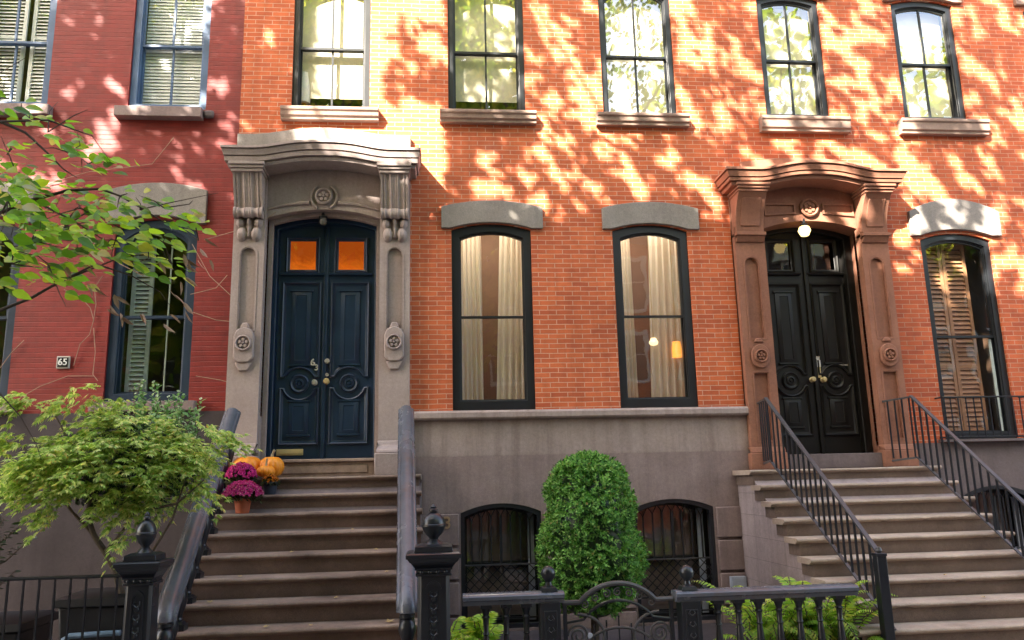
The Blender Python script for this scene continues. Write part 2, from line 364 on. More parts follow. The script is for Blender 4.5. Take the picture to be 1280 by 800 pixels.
def leaves(P, D, Nn, L, W, side=((.45, .5),), fold=.25, droop=0.0):
    """many leaf blades as arrays: base points P, directions D, normals Nn, lengths L, widths W -> MB-like verts and faces"""
    D = D / np.linalg.norm(D, axis=1, keepdims=True); S = np.cross(D, Nn); S /= (np.linalg.norm(S, axis=1, keepdims=True) + 1e-9); Nn = np.cross(S, D)
    L = L[:, None]; W = W[:, None]; k = len(side); cols = [P]
    for (t, w) in side:
        mid = P + D * L * t + Nn * (droop * L * t * t * -1)
        lift = Nn * W * w * fold
        cols += [mid - S * W * w + lift, mid, mid + S * W * w + lift]
    cols.append(P + D * L - Nn * droop * L); V = np.stack(cols, 1); n, m = len(P), V.shape[1]; fs = []
    fs += [(0, 2, 1), (0, 3, 2)]
    for i in range(k - 1):
        a = 1 + 3 * i; fs += [(a, a + 1, a + 4, a + 3), (a + 1, a + 2, a + 5, a + 4)]
    a = 1 + 3 * (k - 1); fs += [(a, a + 1, m - 1), (a + 1, a + 2, m - 1)]
    off = (np.arange(n) * m).tolist(); F = [tuple(q + o for q in f) for o in off for f in fs]
    return V.reshape(-1, 3), F
def rand_dirs(n):
    v = rng.normal(size=(n, 3)); return v / np.linalg.norm(v, axis=1, keepdims=True)
def leaf_obj(sets, name, mats, parent=None, loc=None):
    mb = MB()
    vs = []; fs = []; mi = []; o = 0
    for i, (V, F) in enumerate(sets):
        vs += V.tolist(); fs += [tuple(q + o for q in f) for f in F]; mi += [i] * len(F); o += len(V)
    mb.v, mb.f, mb.mi = vs, fs, mi
    return mb.build(name, mats, parent, smooth=False, recalc=False)
def text_mesh(txt, size, mat, name, parent, loc, depth=.006, rot=0.0):
    cu = bpy.data.curves.new('t', 'FONT'); cu.body = txt; cu.size = size; cu.extrude = depth; cu.align_x = 'CENTER'; cu.align_y = 'CENTER'; cu.offset = size * .012
    o = bpy.data.objects.new('t', cu); C.objects.link(o); bpy.context.view_layer.update()
    me = bpy.data.meshes.new_from_object(o.evaluated_get(bpy.context.evaluated_depsgraph_get())); bpy.data.objects.remove(o); bpy.data.curves.remove(cu)
    me.transform(Matrix.Translation(loc) @ Matrix.Rotation(rot, 4, 'Y') @ Matrix.Rotation(PI / 2, 4, 'X')); me.materials.clear(); me.materials.append(M[mat])
    n = bpy.data.objects.new(name, me); link(n, parent); return n
# ------------------------------------------------------------------ the three houses
TOPZ = 10.6
h65 = thing('row_house', 'red-painted brick row house with blue window frames, at the left edge', 'house', (-5.2, 0, 0))
h63 = thing('row_house', 'orange brick row house in the middle with navy double doors and grey stone lintels', 'house', (.7, 0, 0))
h61 = thing('row_house', 'orange brick row house on the right with black doors in a red-brown stone surround', 'house', (6.8, 0, 0))
DX1, DX2 = (-2.04, -.69), (4.12, 5.46)
HOL = {
 'h65': [(-5.70, -4.72, 6.24, 8.2, .15), (-3.775, -2.845, 6.24, 8.2, .15), (-5.80, -4.84, 2.62, 4.66, .15), (-3.80, -2.855, 2.62, 4.66, .15), (-7.70, -6.75, 6.24, 8.2, .15), (-7.75, -6.8, 2.62, 4.66, .15)],
 'h63': [(-1.81, -.84, 6.27, 8.05, .15), (.155, 1.15, 6.27, 8.05, .15), (2.165, 3.15, 6.27, 8.05, .15), (.18, 1.17, 2.46, 4.705, .08), (2.20, 3.17, 2.46, 4.705, .08), (DX1[0], DX1[1], 2.44, 4.84, .10)],
 'h61': [(4.36, 5.24, 6.29, 8.04, .065), (6.29, 7.19, 6.29, 8.02, .065), (8.25, 9.15, 6.29, 7.96, .13), (6.28, 7.25, 2.02, 4.60, .09), (8.25, 9.2, 2.02, 4.60, .09), (DX2[0], DX2[1], 1.975, 4.73, .12)],
}
for o, k, xa, xb, zb, mat in ((h65, 'h65', -8.3, -2.432, 2.5, 'brick_painted'), (h63, 'h63', -2.43, 3.79, 2.44, 'brick_orange'), (h61, 'h61', 3.792, 9.8, 1.975, 'brick_orange_b')):
    MB().wall(xa, xb, zb, TOPZ, 0, HOL[k], .16).build('wall', mat, o, smooth=False)
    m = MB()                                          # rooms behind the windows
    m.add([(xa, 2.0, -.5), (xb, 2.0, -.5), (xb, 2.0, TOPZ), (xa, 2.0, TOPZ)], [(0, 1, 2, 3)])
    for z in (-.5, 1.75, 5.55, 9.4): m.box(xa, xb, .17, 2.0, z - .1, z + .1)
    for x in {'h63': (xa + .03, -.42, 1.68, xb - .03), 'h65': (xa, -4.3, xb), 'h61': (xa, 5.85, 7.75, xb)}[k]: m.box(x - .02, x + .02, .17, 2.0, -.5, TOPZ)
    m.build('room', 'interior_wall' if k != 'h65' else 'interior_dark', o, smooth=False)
    c = MB().box(xa, xb, -.55, .3, TOPZ, TOPZ + .5)
    for i in range(int((xb - xa) / .45)): c.box(xa + .1 + i * .45, xa + .24 + i * .45, -.5, 0, TOPZ - .3, TOPZ)
    c.build('roof_cornice', 'brownstone', o, smooth=False)
    MB().box(xa, xb, .3, 9, TOPZ, TOPZ + .3).build('roof', 'asphalt', o, smooth=False)

# basements
B63 = [(.256, 1.187, .02, 1.29, .10), (2.27, 3.235, .02, 1.29, .10)]
MB().wall(-.69, 3.79, 1.925, 2.36, -.03, (), .1).build('upper_band', 'brownstone_light', h63, smooth=False)
MB().wall(-2.43, 3.79, -.5, 1.93, -.055, B63, .3, sides=.06).build('basement_wall', 'brownstone', h63, smooth=False)
m = MB().prism_x([(.0, 2.345), (-.10, 2.362), (-.115, 2.38), (-.115, 2.435), (-.09, 2.462), (0, 2.465)], -.36, 3.79); m.build('string_course', 'brownstone_light', h63)
for xa, xb in ((-.2, .235), (1.21, 2.245), (3.26, 3.70)):
    for za, zb in ((.935, 1.285), (.565, .905), (.185, .535), (-.2, .155)):
        MB().box(xa, xb, -.085, -.05, za, zb).build('stone_block', 'brownstone', h63, bevel=.01)
B61 = [(6.35, 7.30, .0, 1.32, .13), (8.3, 9.2, .0, 1.32, .13)]
MB().wall(3.795, 9.8, -.5, 1.84, -.04, B61, .3).wall(3.795, 4.12, 1.84, 1.98, -.04).wall(5.46, 9.8, 1.84, 1.98, -.04, (), .3, sides=.05).build('basement_wall', 'stucco', h61, smooth=False)
MB().wall(-8.3, -2.435, -.5, 2.505, -.04, [(-5.7, -4.8, .1, 1.4, .1)], .3, sides=.06).build('basement_wall', 'stucco_shaded', h65, smooth=False)

# ------------------------------------------------------------------ windows
def outline(x0, x1, z0, zs, rise, ins=0.0, n=14):
    x0 += ins; x1 -= ins; z0 += ins; pts = [(x0, z0), (x1, z0)]; h = (x0, x1, 0, 0, rise)
    if not rise: return pts + [(x1, zs - ins), (x0, zs - ins)]
    for k in range(n + 1):
        x = x1 + (x0 - x1) * k / n; pts.append((x, zs - ins + arc(h, x)))
    return pts
def frame_ring(mb, x0, x1, z0, zs, rise, w, y0, y1, bot=None):
    o = outline(x0, x1, z0, zs, rise); i = outline(x0, x1, z0, zs, rise, w)
    if bot: i = [(x, z if k > 1 else z0 + bot) for k, (x, z) in enumerate(i)]
    return mb.ring(o, i, y0, y1)
def window(house, x0, x1, z0, zs, rise, zm, mat, fw=.08, sw=.032, mull=False, bot=.1, y=.03, glass='glass'):
    w = frame_ring(MB(), x0 + .001, x1 - .001, z0, zs - .001, rise, fw, y, y + .13, bot)
    w.ring(outline(x0 + fw - .002, x1 - fw + .002, z0 + bot - .002, zs - fw + .002, rise), outline(x0 + fw + .014, x1 - fw - .014, z0 + bot + .01, zs - fw - .014, rise), y + .02, y + .04)
    w = w.build('window', mat, house, bevel=.004); w['label'] = 'sash window frame with its glass'
    a, b, c, d = x0 + fw, x1 - fw, z0 + bot, zs - fw
    up = frame_ring(MB(), a, b, zm - .018, d, rise, sw, y + .035, y + .075)
    lo = frame_ring(MB(), a, b, c, zm + .018, 0, sw, y + .076, y + .115)
    if mull:
        cx = (a + b) / 2; up.box(cx - .012, cx + .012, y + .04, y + .07, zm, d + rise - .02); lo.box(cx - .012, cx + .012, y + .08, y + .11, c + .01, zm)
    up.build('upper_sash', mat, w); lo.build('lower_sash', mat, w)
    pts = outline(a + .01, b - .01, zm, d, rise, .012); MB().add([(x, y + .055, z) for x, z in pts], [tuple(range(len(pts)))]).build('pane', glass, w, smooth=False, recalc=False)
    MB().add([(x, y + .095, z) for x, z in ((a + .01, c), (b - .01, c), (b - .01, zm), (a + .01, zm))], [(0, 1, 2, 3)]).build('pane', glass, w, smooth=False, recalc=False)
    return w
def sill(house, x0, x1, z0, z1, mat, prof=0, py=.13):
    if prof: pts = [(.0, z0), (-py + .05, z0), (-py + .05, z0 + .035), (-py + .025, z0 + .05), (-py + .02, z1 - .06), (-py, z1 - .045), (-py, z1 - .012), (-py + .012, z1), (.0, z1 + .01)]
    else: pts = [(.0, z0), (-py, z0), (-py, z1 - .01), (0, z1)]
    m = MB(); m.prism_x(pts, x0, x1); return m.build('sill', mat, house, bevel=.006)
def lintel(house, x0, x1, zb, zt, hx0, hx1, rise_b, rise_t, mat, y=-.05):
    n = 24; h = (hx0, hx1, 0, 0, rise_b); ht = (x0, x1, 0, 0, rise_t); top = []; bot = []
    xs = sorted(set([x0, x1] + [hx0 + (hx1 - hx0) * k / n for k in range(n + 1)]))
    for x in xs:
        top.append((x, zt + arc(ht, x))); bot.append((x, zb + (arc(h, x) if hx0 <= x <= hx1 else 0)))
    m = MB(); m.loft([[(b[0], y, b[1]), (t_[0], y, t_[1]), (t_[0], .02, t_[1]), (b[0], .02, b[1])] for b, t_ in zip(bot, top)], True, True)
    return m.build('lintel', mat, house, bevel=.006)
def blind_slats(x0, x1, z0, z1, y, parent, mat='blind', pitch=.05):
    m = MB(); n = int((z1 - z0) / pitch)
    for k in range(n):
        z = z0 + k * pitch; m.add([(x0, y - .006, z), (x1, y - .006, z), (x1, y + .008, z + pitch * .99), (x0, y + .008, z + pitch * .99)], [(0, 1, 2, 3)])
    return m.build('venetian_blind', mat, parent, smooth=False, recalc=False)
def shutter(x0, x1, z0, z1, y, parent, mat, pitch=.048, rails=2, slope=.0):
    m = MB(); fr = .045
    m.box(x0, x0 + fr, y, y + .03, z0, z1).box(x1 - fr, x1, y, y + .03, z0, z1)
    for k in range(rails + 1): zc = z0 + (z1 - z0 - fr) * k / rails; m.box(x0 + fr, x1 - fr, y + .001, y + .029, zc, zc + fr)
    for k in range(int((z1 - z0) / pitch)):
        z = z0 + .02 + k * pitch; m.add([(x0 + fr, y + .002, z), (x1 - fr, y + .002, z), (x1 - fr, y + .032, z + pitch * .95), (x0 + fr, y + .032, z + pitch * .95)], [(0, 1, 2, 3)])
    return m.build('louvred_shutter', mat, parent, smooth=False)
def curtain(x0, x1, z0, z1, y, label, x0t=None, x1t=None, mat='curtain', folds=5.0, amp=.03, group='curtains in the parlour windows'):
    x0t = x0 if x0t is None else x0t; x1t = x1 if x1t is None else x1t; P = []
    ph = random.random() * 6
    for i in range(11):
        v = i / 10; a, b = x0 + (x0t - x0) * v, x1 + (x1t - x1) * v; row = []
        for j in range(41):
            u = j / 40; row.append((a + (b - a) * u, y + amp * math.sin(u * folds * 2 * PI + ph + .5 * math.sin(v * 2)) + amp * .4 * math.sin(u * folds * 5.1 + v), z0 + (z1 - z0) * v))
        P.append(row)
    return single(MB().grid(P), 'curtain', mat, label, 'curtain', ((x0 + x1) / 2, y, z0), group, recalc=False)

# house 65 upper windows
for i, (xa, xb, za, zb, r) in enumerate(HOL['h65'][:2]):
    w = window(h65, xa, xb, za, zb, r, 7.13, 'frame_blue', .085, .03, True, .075)
    if i: blind_slats(xa + .1, xb - .1, za + .08, zb + .1, .175, w, pitch=.045)
    else:
        shutter(xa + .1, xb - .42, za + .08, zb, .17, w, 'blind'); shutter(xb - .36, xb - .1, za + .08, zb, .18, w, 'blind')
sill(h65, -3.885, -2.86, 6.085, 6.225, 'brownstone'); sill(h65, -5.82, -4.64, 6.085, 6.225, 'brownstone')
m = MB().box(-2.857, -2.73, -.06, .0, 6.11, 6.215); m.build('broken_sill_end', 'stucco', h65, bevel=.03)
for i, (xa, xb, za, zb, r) in enumerate(HOL['h65'][2:4]):
    w = window(h65, xa, xb, za, zb, r, 3.63, 'frame_navy', .1, .035, False, .1)
    shutter(xa + .13, xa + .38, za + .1, zb, .26, w, 'shutter_pale', .055); 
    MB().box(xa + .57, xa + .585, .25, .27, za + .1, zb).build('shutter_edge', 'shutter_pale', w)
    lintel(h65, xa - .09, xb + .095, 4.75, 5.17, xa, xb, .10, .09, 'grey_stone'); sill(h65, xa - .1, xb + .1, 2.51, 2.63, 'brownstone')
for q in HOL['h65'][4:]: window(h65, *q[:5], q[2] + .95, 'frame_navy')
# house 63
TM = 7.15
for i, (xa, xb, za, zb, r) in enumerate(HOL['h63'][:3]):
    w = window(h63, xa, xb, za, zb, r, TM, 'frame_black', .07, .03, True, .05, glass='glass_upper')
    sill(h63, xa - .11, xb + .125, 6.10, 6.262, 'sill_stone', 1); lintel(h63, xa - .12, xb + .12, 8.05, 8.42, xa, xb, .15, .1, 'grey_stone')
    sh = MB().box(xa + .07, xb - .07, .20, .205, za + .25 if i != 2 else za + .05, 8.2); sh.build('roller_shade', 'shade_cream', w, smooth=False)
curtain(2.66, 3.07, 6.32, 8.1, .25, 'white curtain gathered at the right of the upper window third from the blue one', 2.86, 3.07, 'blind', 4, group='curtains in upper windows')
for i, (xa, xb, za, zb, r) in enumerate(HOL['h63'][3:5]):
    window(h63, xa, xb, za, zb, r, 3.615, 'frame_black', .095, .022, False, .125)
    lintel(h63, xa - .125, xb + .15, 4.715, 4.99, xa - .01, xb + .01, .075, .085, 'grey_stone')
curtain(.27, .565, 2.56, 4.8, .30, 'narrow cream curtain at the left of the parlour window beside the navy doors'); curtain(.72, 1.12, 2.56, 4.8, .30, 'wide cream curtain at the right of the parlour window beside the navy doors', .80)
curtain(2.27, 2.50, 2.56, 4.8, .30, 'narrow cream curtain at the left of the parlour window beside the red-brown surround'); curtain(2.66, 3.13, 2.56, 4.8, .30, 'wide cream curtain at the right of the parlour window beside the red-brown surround', 2.74)
# two lamps seen through the right parlour window
x, z = at(817, 428, .22); t = thing('pendant_lamp', 'small lit ceiling lamp seen through the right parlour window', 'lamp', (x, .22, z))
MB().lathe([(.0, .06), (.03, .055), (.06, 0), (.045, -.03), (.0, -.045)], (x, .22, z), 16).build('lamp_shade', 'lamp_warm', t); MB().tube([(x, .22, z + .05), (x, .22, 4.9)], .004, 6).build('cord', 'brass', t)
x, z = at(846, 437, .22); t = thing('pendant_lamp', 'tall orange lit lamp shade seen through the right parlour window', 'lamp', (x, .22, z))
MB().lathe([(.0, .1), (.05, .1), (.062, 0), (.06, -.1), (.0, -.1)], (x, .22, z), 16).build('lamp_shade', 'lamp_orange', t); MB().tube([(x, .22, z + .1), (x, .22, 4.9)], .004, 6).build('cord', 'brass', t)
x, z = at(380, 112, .24); t = thing('table_lamp', 'lamp with white shade and yellow base inside the upper window over the navy doors', 'lamp', (x, .23, 6.33))
MB().lathe([(.06, .22), (.085, .0), (.085, -.2), (.06, -.2)], (x, .23, z), 18).build('lamp_shade', 'blind', t); MB().lathe([(.03, z - .2), (.055, z - .26), (.07, z - .32), (.04, 6.33)], (x, .23, 0), 14).build('lamp_base', 'petal_orange', t)
# house 61
for i, (xa, xb, za, zb, r) in enumerate(HOL['h61'][:3]):
    w = window(h61, xa, xb, za, zb, r, 7.15, 'frame_black', .075, .03, True, .06, glass='glass_upper')
    sill(h61, xa - .12, xb + .22, 6.055, 6.262, 'sill_stone', 1); lintel(h61, xa - .12, xb + .14, 8.045, 8.36, xa, xb, .065, .1, 'sill_stone')
    MB().box(xa + .08, xb - .08, .19, .195, za + .05, 8.0).build('roller_shade', 'shade_cream', w, smooth=False)
for xa, xb, za, zb, r in HOL['h61'][3:5]:
    w = window(h61, xa, xb, za, zb, r, 3.33, 'frame_black', .075, .03, False, .08)
    MB().box(xb - .135, xb - .11, .10, .125, za + .1, 3.3).build('sash_channel', 'shutter_pale', w)
    for k in range(2): shutter(xa + .09 + k * .34, xa + .42 + k * .34, za + .1, zb + .02, .24, w, 'shutter_wood', .06, 3)
    lintel(h61, xa - .13, xb + .15, 4.65, 4.98, xa - .01, xb + .01, .085, .17, 'grey_stone')
# basement windows with dark sash and iron grilles
def bwin(house, xa, xb, za, zs, r, lab, grille=True):
    w = window(house, xa, xb, za, zs, r, .70, 'frame_black', .05, .03, False, .06, y=.20, glass='glass_dark')
    MB().box(xb - .14, xb - .065, .16, .185, za + .05, zs - .02).build('side_casing', 'tag_grey', w); MB().box(xa + .05, xb - .05, .345, .35, za, zs + r).build('roller_shade', 'sash_shade', w)
    if not grille: return
    t = thing('window_grille', lab, 'window grille', ((xa + xb) / 2, 0, za)); y = .03; h = (xa + .06, xb - .06, 0, 0, r)
    m = MB().ring(outline(xa, xb, za, zs, r), outline(xa, xb, za, zs, r, .045), -.045, .05); m.build('frame', 'iron_black', t)
    n = 7; zt = lambda x: zs - .05 + arc((xa, xb, 0, 0, r), x)
    for k in range(n):
        x = xa + .05 + (xb - xa - .1) * (k + .7) / (n + .4); MB().bar((x, y, .70), (x, y, zt(x) - .09), .016 if k != 3 else .03).build('bar', 'iron_black', t)
        for s in (-1, 1):
            d = .5 * (xb - xa - .1) / (n + .4); MB().tube([(x, y, zt(x) - .1), (x + s * d * .35, y, zt(x) - .06), (x + s * d * .8, y, zt(x + s * d * .8) - .02), (x + s * d, y, zt(x + s * d) + .02)], .006, 6).build('gothic_tip', 'iron_black', t)
    MB().bar((xa + .02, y - .012, .705), (xb - .02, y - .012, .705), .014, .035).build('cross_bar', 'iron_grey', t)
    lm = MB()
    for k in range(-6, 12):
        for s in (1, -1):
            p, q = xa + .05 + k * .105, xa + .05 + k * .105 + s * .42; a, b = min(p, q), max(p, q)
            if b < xa + .05 or a > xb - .05: continue
            z0 = .28; f = lambda x: z0 + ((x - p) / (q - p)) * .42; a2, b2 = max(a, xa + .04), min(b, xb - .04); lm.bar((a2, y + .01 * s, f(a2)), (b2, y + .01 * s, f(b2)), .010)
    lm.build('lattice', 'iron_black', t)
    for z in (.28, .12): MB().bar((xa + .02, y, z), (xb - .02, y, z), .016).build('cross_bar', 'iron_black', t)
for q, lab in zip(B63, ('black iron grille of gothic bars on the arched basement window left of the boxwood', 'black iron grille of gothic bars on the arched basement window half hidden by the boxwood')): bwin(h63, *q, lab)
bwin(h61, *B61[0], 'black iron grille on the basement window beneath the right stair railing'); bwin(h61, *B61[1], '', False)
bwin(h65, -5.7, -4.8, .1, 1.4, .1, '', False)
for x, b in ((6.352, 0), (7.2, 1)): pass
# window guard on the right French window
t = thing('window_guard', 'low black iron guard rail across the foot of the far right window', 'window guard', (6.75, 0, 2.03))
xa, xb = 6.21, 7.33
for z in (2.04, 2.53): MB().tube([(xa, 0, z), (xa, -.14, z), (xb, -.14, z), (xb, 0, z)], .011, 6).build('rail', 'iron_black', t)
for k in range(12):
    x = xa + (xb - xa) * k / 11; MB().bar((x, -.14, 2.04), (x, -.14, 2.53), .012).build('bar', 'iron_black', t)
MB().prism_x([(-.15, 1.985), (-.15, 2.015), (.03, 2.02), (.03, 1.985)], xa - .03, xb + .03).build('sill', 'stucco', h61)

# ------------------------------------------------------------------ doorway surrounds
def rosette(x, y, z, r, parent, mat, petals=5):
    m = MB().lathe([(r, 0), (r, .02), (r * .86, .032), (r * .74, .02), (r * .72, .004), (0, .004)], (x, y, z), 24, 'y')
    for k in range(petals):
        a = PI / 2 + 2 * PI * k / petals; m.lathe([(0, .0), (r * .26, .008), (r * .2, .022), (0, .028)], (x + math.cos(a) * r * .42, y, z + math.sin(a) * r * .42), 10, 'y')
    m.lathe([(0, 0), (r * .18, .01), (r * .12, .035), (0, .038)], (x, y, z), 10, 'y'); return m.build('rosette', mat, parent)
def hfield(mb, x0, x1, z0, z1, nx, nz, fy, yb):
    P = [[(x0 + (x1 - x0) * i / nx, fy(i / nx, j / nz), z0 + (z1 - z0) * j / nz) for i in range(nx + 1)] for j in range(nz + 1)]; mb.grid(P)
    for side in (0, nx): mb.grid([[P[j][side], (P[j][side][0], yb, P[j][side][2])] for j in range(nz + 1)])
    for row in (0, nz): mb.grid([[P[row][i], (P[row][i][0], yb, P[row][i][2])] for i in range(nx + 1)])
    return mb
def cornice(parent, x0, x1, xc, hw, zf, rise, prof, mat, lat, name='cornice'):
    p0, p1 = min(p for p, _ in prof), max(p for p, _ in prof)
    """prof: (projection, height) front profile from bottom to top; flat ends and a raised segmental middle, mitred returns to the wall"""
    n = 40; us = [-1 + 2 * k / n for k in range(n + 1)]; rings = []
    def lift(x):
        u = abs(x - xc) / hw
        return 0 if u > 1 else rise * (.5 + .5 * math.cos(PI * u ** 1.35))
    cols = []
    for (p, dz) in prof:
        o_ = lat * (p - p0) / (p1 - p0); cx0, cx1 = x0 - o_, x1 + o_; row = [(cx0, .0, zf + dz)]
        for u in us:
            x = (cx0 + cx1) / 2 + u * (cx1 - cx0) / 2; row.append((x, -p, zf + dz + lift(x)))
        row.append((cx1, .0, zf + dz)); cols.append(row)
    m = MB().grid(cols)
    m.grid([cols[-1], [(x, .0, z + .02) for x, y, z in cols[-1]]]); m.grid([cols[0], [(x, .0, z) for x, y, z in cols[0]]])
    return m.build(name, mat, parent)
def pilaster(parent, x0, x1, z0, z1, panel, mat, y=-.10, low=None):
    xm = (x0 + x1) / 2; w = .085; hs = [(xm - w, xm + w, panel[0], panel[1] - w, w)]
    if low: hs.append((xm - w, xm + w, low[0], low[1], 0))
    m = MB().wall(x0, x1, z0, z1, y, hs, .04, True, sides=abs(y))
    for h in hs:
        o = outline(h[0] - .028, h[1] + .028, h[2] - .028, h[3] + (0 if h[4] else .028), w + .028 if h[4] else 0); i = outline(h[0] - .012, h[1] + .012, h[2] - .012, h[3] + (0 if h[4] else .012), w + .012 if h[4] else 0); m.ring(o, i, y - .006, y + .01)
    return m.build('pilaster', mat, parent, smooth=False)

# --- house 63: grey-mauve brownstone with scroll consoles
S1 = MB().wall(-2.41, -.335, 1.74, 5.52, -.035, [(DX1[0], DX1[1], 1.74, 4.83, .11)], .38, sides=.04).build('door_surround', 'brownstone_surround', h63, smooth=False)
for x0, x1 in ((-2.41, -2.045), (-.685, -.325)):
    xm = (x0 + x1) / 2
    pilaster(S1, x0, x1, 2.02, 5.32, (3.45, 4.43), 'brownstone_surround', -.11)
    p = MB(); p.box(x0 - .02, x1 + .02, -.36, 0, 1.72, 1.98); p.prism_x([(-.34, 1.98), (-.32, 2.02), (-.15, 2.07), (-.13, 2.13), (0, 2.13)], x0 - .005, x1 + .005); p.build('plinth', 'brownstone_surround', S1, bevel=.012)
    # medallion block and its rosette
    h = (xm - .115, xm + .115, 0, 0, .10); top = [(xm - .115 + .23 * k / 12, 3.36 + arc(h, xm - .115 + .23 * k / 12)) for k in range(12, -1, -1)]
    bl = MB().prism([(xm - .115, 3.10), (xm - .06, 3.045), (xm + .06, 3.045), (xm + .115, 3.10)] + top, -.165, -.10)
    bl.prism([(xm - .10, 3.05), (xm - .05, 2.95), (xm + .05, 2.95), (xm + .10, 3.05)], -.145, -.10).prism([(xm - .06, 3.45), (xm + .06, 3.45), (xm + .03, 3.52), (xm - .03, 3.52)], -.13, -.10); bl.build('medallion_block', 'brownstone_surround', S1, bevel=.014)
    rosette(xm, -.165, 3.27, .095, S1, 'brownstone_surround', 5)
    # scroll console: fluted S-curve, volute roll, leaf drop
    cx0, cx1 = x0 + .015, x1 - .015
    def flute(u): return .0 if u < .06 or u > .94 else (.012 if u < .14 or u > .86 else .022 * abs(math.sin((u - .14) / .72 * 3 * PI)) - .012 * (abs(u - .5) < .06))
    def body(u, v):
        s = .19 + .15 * (v ** 1.7) + .03 * math.sin(v * PI); return -s + flute(u)
    cm = hfield(MB(), cx0, cx1, 4.87, 5.30, 34, 14, body, -.05)
    prof = [(.0, 0), (.062, 0)]
    for k, (dx, r) in enumerate(((0, .07), (.06, .055), (.115, .072), (.165, .06), (.215, .072), (.27, .055), (.33, .07))): pass
    rings = []
    for k in range(35):
        u = k / 34; r = .072 - flute(u) * .8; x = cx0 + (cx1 - cx0) * u; rings.append([(x, -.175 + r * math.cos(a) , 4.845 + r * math.sin(a)) for a in [2 * PI * q / 14 for q in range(14)]])
    cm.loft(rings, True, True)
    def leafy(u, v):
        a = 2 * u - 1; stem = math.exp(-(a / .16) ** 2) * (.05 if v > .15 else 0); lobe = 0
        for c_, w_, vv, hh in ((-.5, .36, .32, .30), (.5, .36, .32, .30), (-.62, .30, .78, .22), (.62, .30, .78, .22), (0, .2, .85, .2)):
            d = ((a - c_) / w_) ** 2 + ((v - vv) / hh) ** 2; lobe = max(lobe, math.sqrt(max(0, 1 - d)) * .085)
        vein = .012 * abs(math.sin(a * 9)) if lobe > .02 else 0
        return -.105 - max(stem, lobe) + vein
    hfield(cm, cx0, cx1, 4.50, 4.80, 30, 20, leafy, -.05); cm.build('console', 'brownstone_surround', S1)
    cp = MB()
    for (e, za, zb, pr) in ((.0, 5.295, 5.335, .365), (.015, 5.335, 5.37, .385), (.025, 5.37, 5.41, .405)): cp.box(x0 - e, x1 + e, -pr, 0, za, zb - .001)
    cp.build('console_cap', 'brownstone_surround', S1, bevel=.006)
cornice(S1, -2.40, -.305, -1.355, .80, 5.36, .085, [(0.26, 0.0), (0.346, 0.0), (0.35, 0.012), (0.361, 0.03), (0.361, 0.036), (0.35, 0.038), (0.35, 0.05), (0.393, 0.052), (0.4, 0.085), (0.404, 0.1), (0.39, 0.103), (0.39, 0.115), (0.415, 0.117), (0.418, 0.135), (0.436, 0.165), (0.44, 0.178), (0.429, 0.18), (0.429, 0.19), (0.458, 0.192), (0.458, 0.222), (0.404, 0.232)], 'brownstone_surround', .12)
MB().prism([(-2.43, 5.52), (-.32, 5.52), (-.32, 5.90)] + [(-.32 - .0 - 2.11 * k / 12, 5.90 + (.10 * math.sin(PI * min(1, max(0, (k / 12 - .12) / .76))) ** 1.2 if 0 < k < 12 else 0)) for k in range(1, 12)] + [(-2.43, 5.90)], -.07, 0).build('blocking_course', 'grey_stone', S1, bevel=.008)
m = MB()
rosette(-1.372, -.06, 5.10, .105, S1, 'brownstone_surround', 5)
for s in (-1, 1):
    m.tube([(-1.372 + s * (.17 + .55 * (k / 10) ** 1.2), -.045, 5.02 - .10 * (k / 10) + .03 * math.sin(k / 10 * PI)) for k in range(11)], [.03 - .02 * k / 10 for k in range(11)], 8)
    m.tube([(-1.372 + s * .155 * math.cos(a), -.045, 5.10 + .165 * math.sin(a)) for a in [R_(-60 + 12 * k) for k in range(11)]], .018, 8)
m.build('carved_scroll', 'brownstone_surround', S1)
m = MB().ring(outline(DX1[0], DX1[1], 1.9, 4.83, .11), outline(DX1[0] + .05, DX1[1] - .05, 1.9, 4.785, .105), .08, .15); m.build('jamb_moulding', 'brownstone_surround', S1)
MB().box(-2.05, -.68, -.30, .35, 1.72, 1.895).box(-2.05, -.68, -.335, .35, 1.895, 1.93).box(-1.95, -.78, -.31, -.29, 1.77, 1.86).build('threshold', 'step_nosing', S1, bevel=.008)

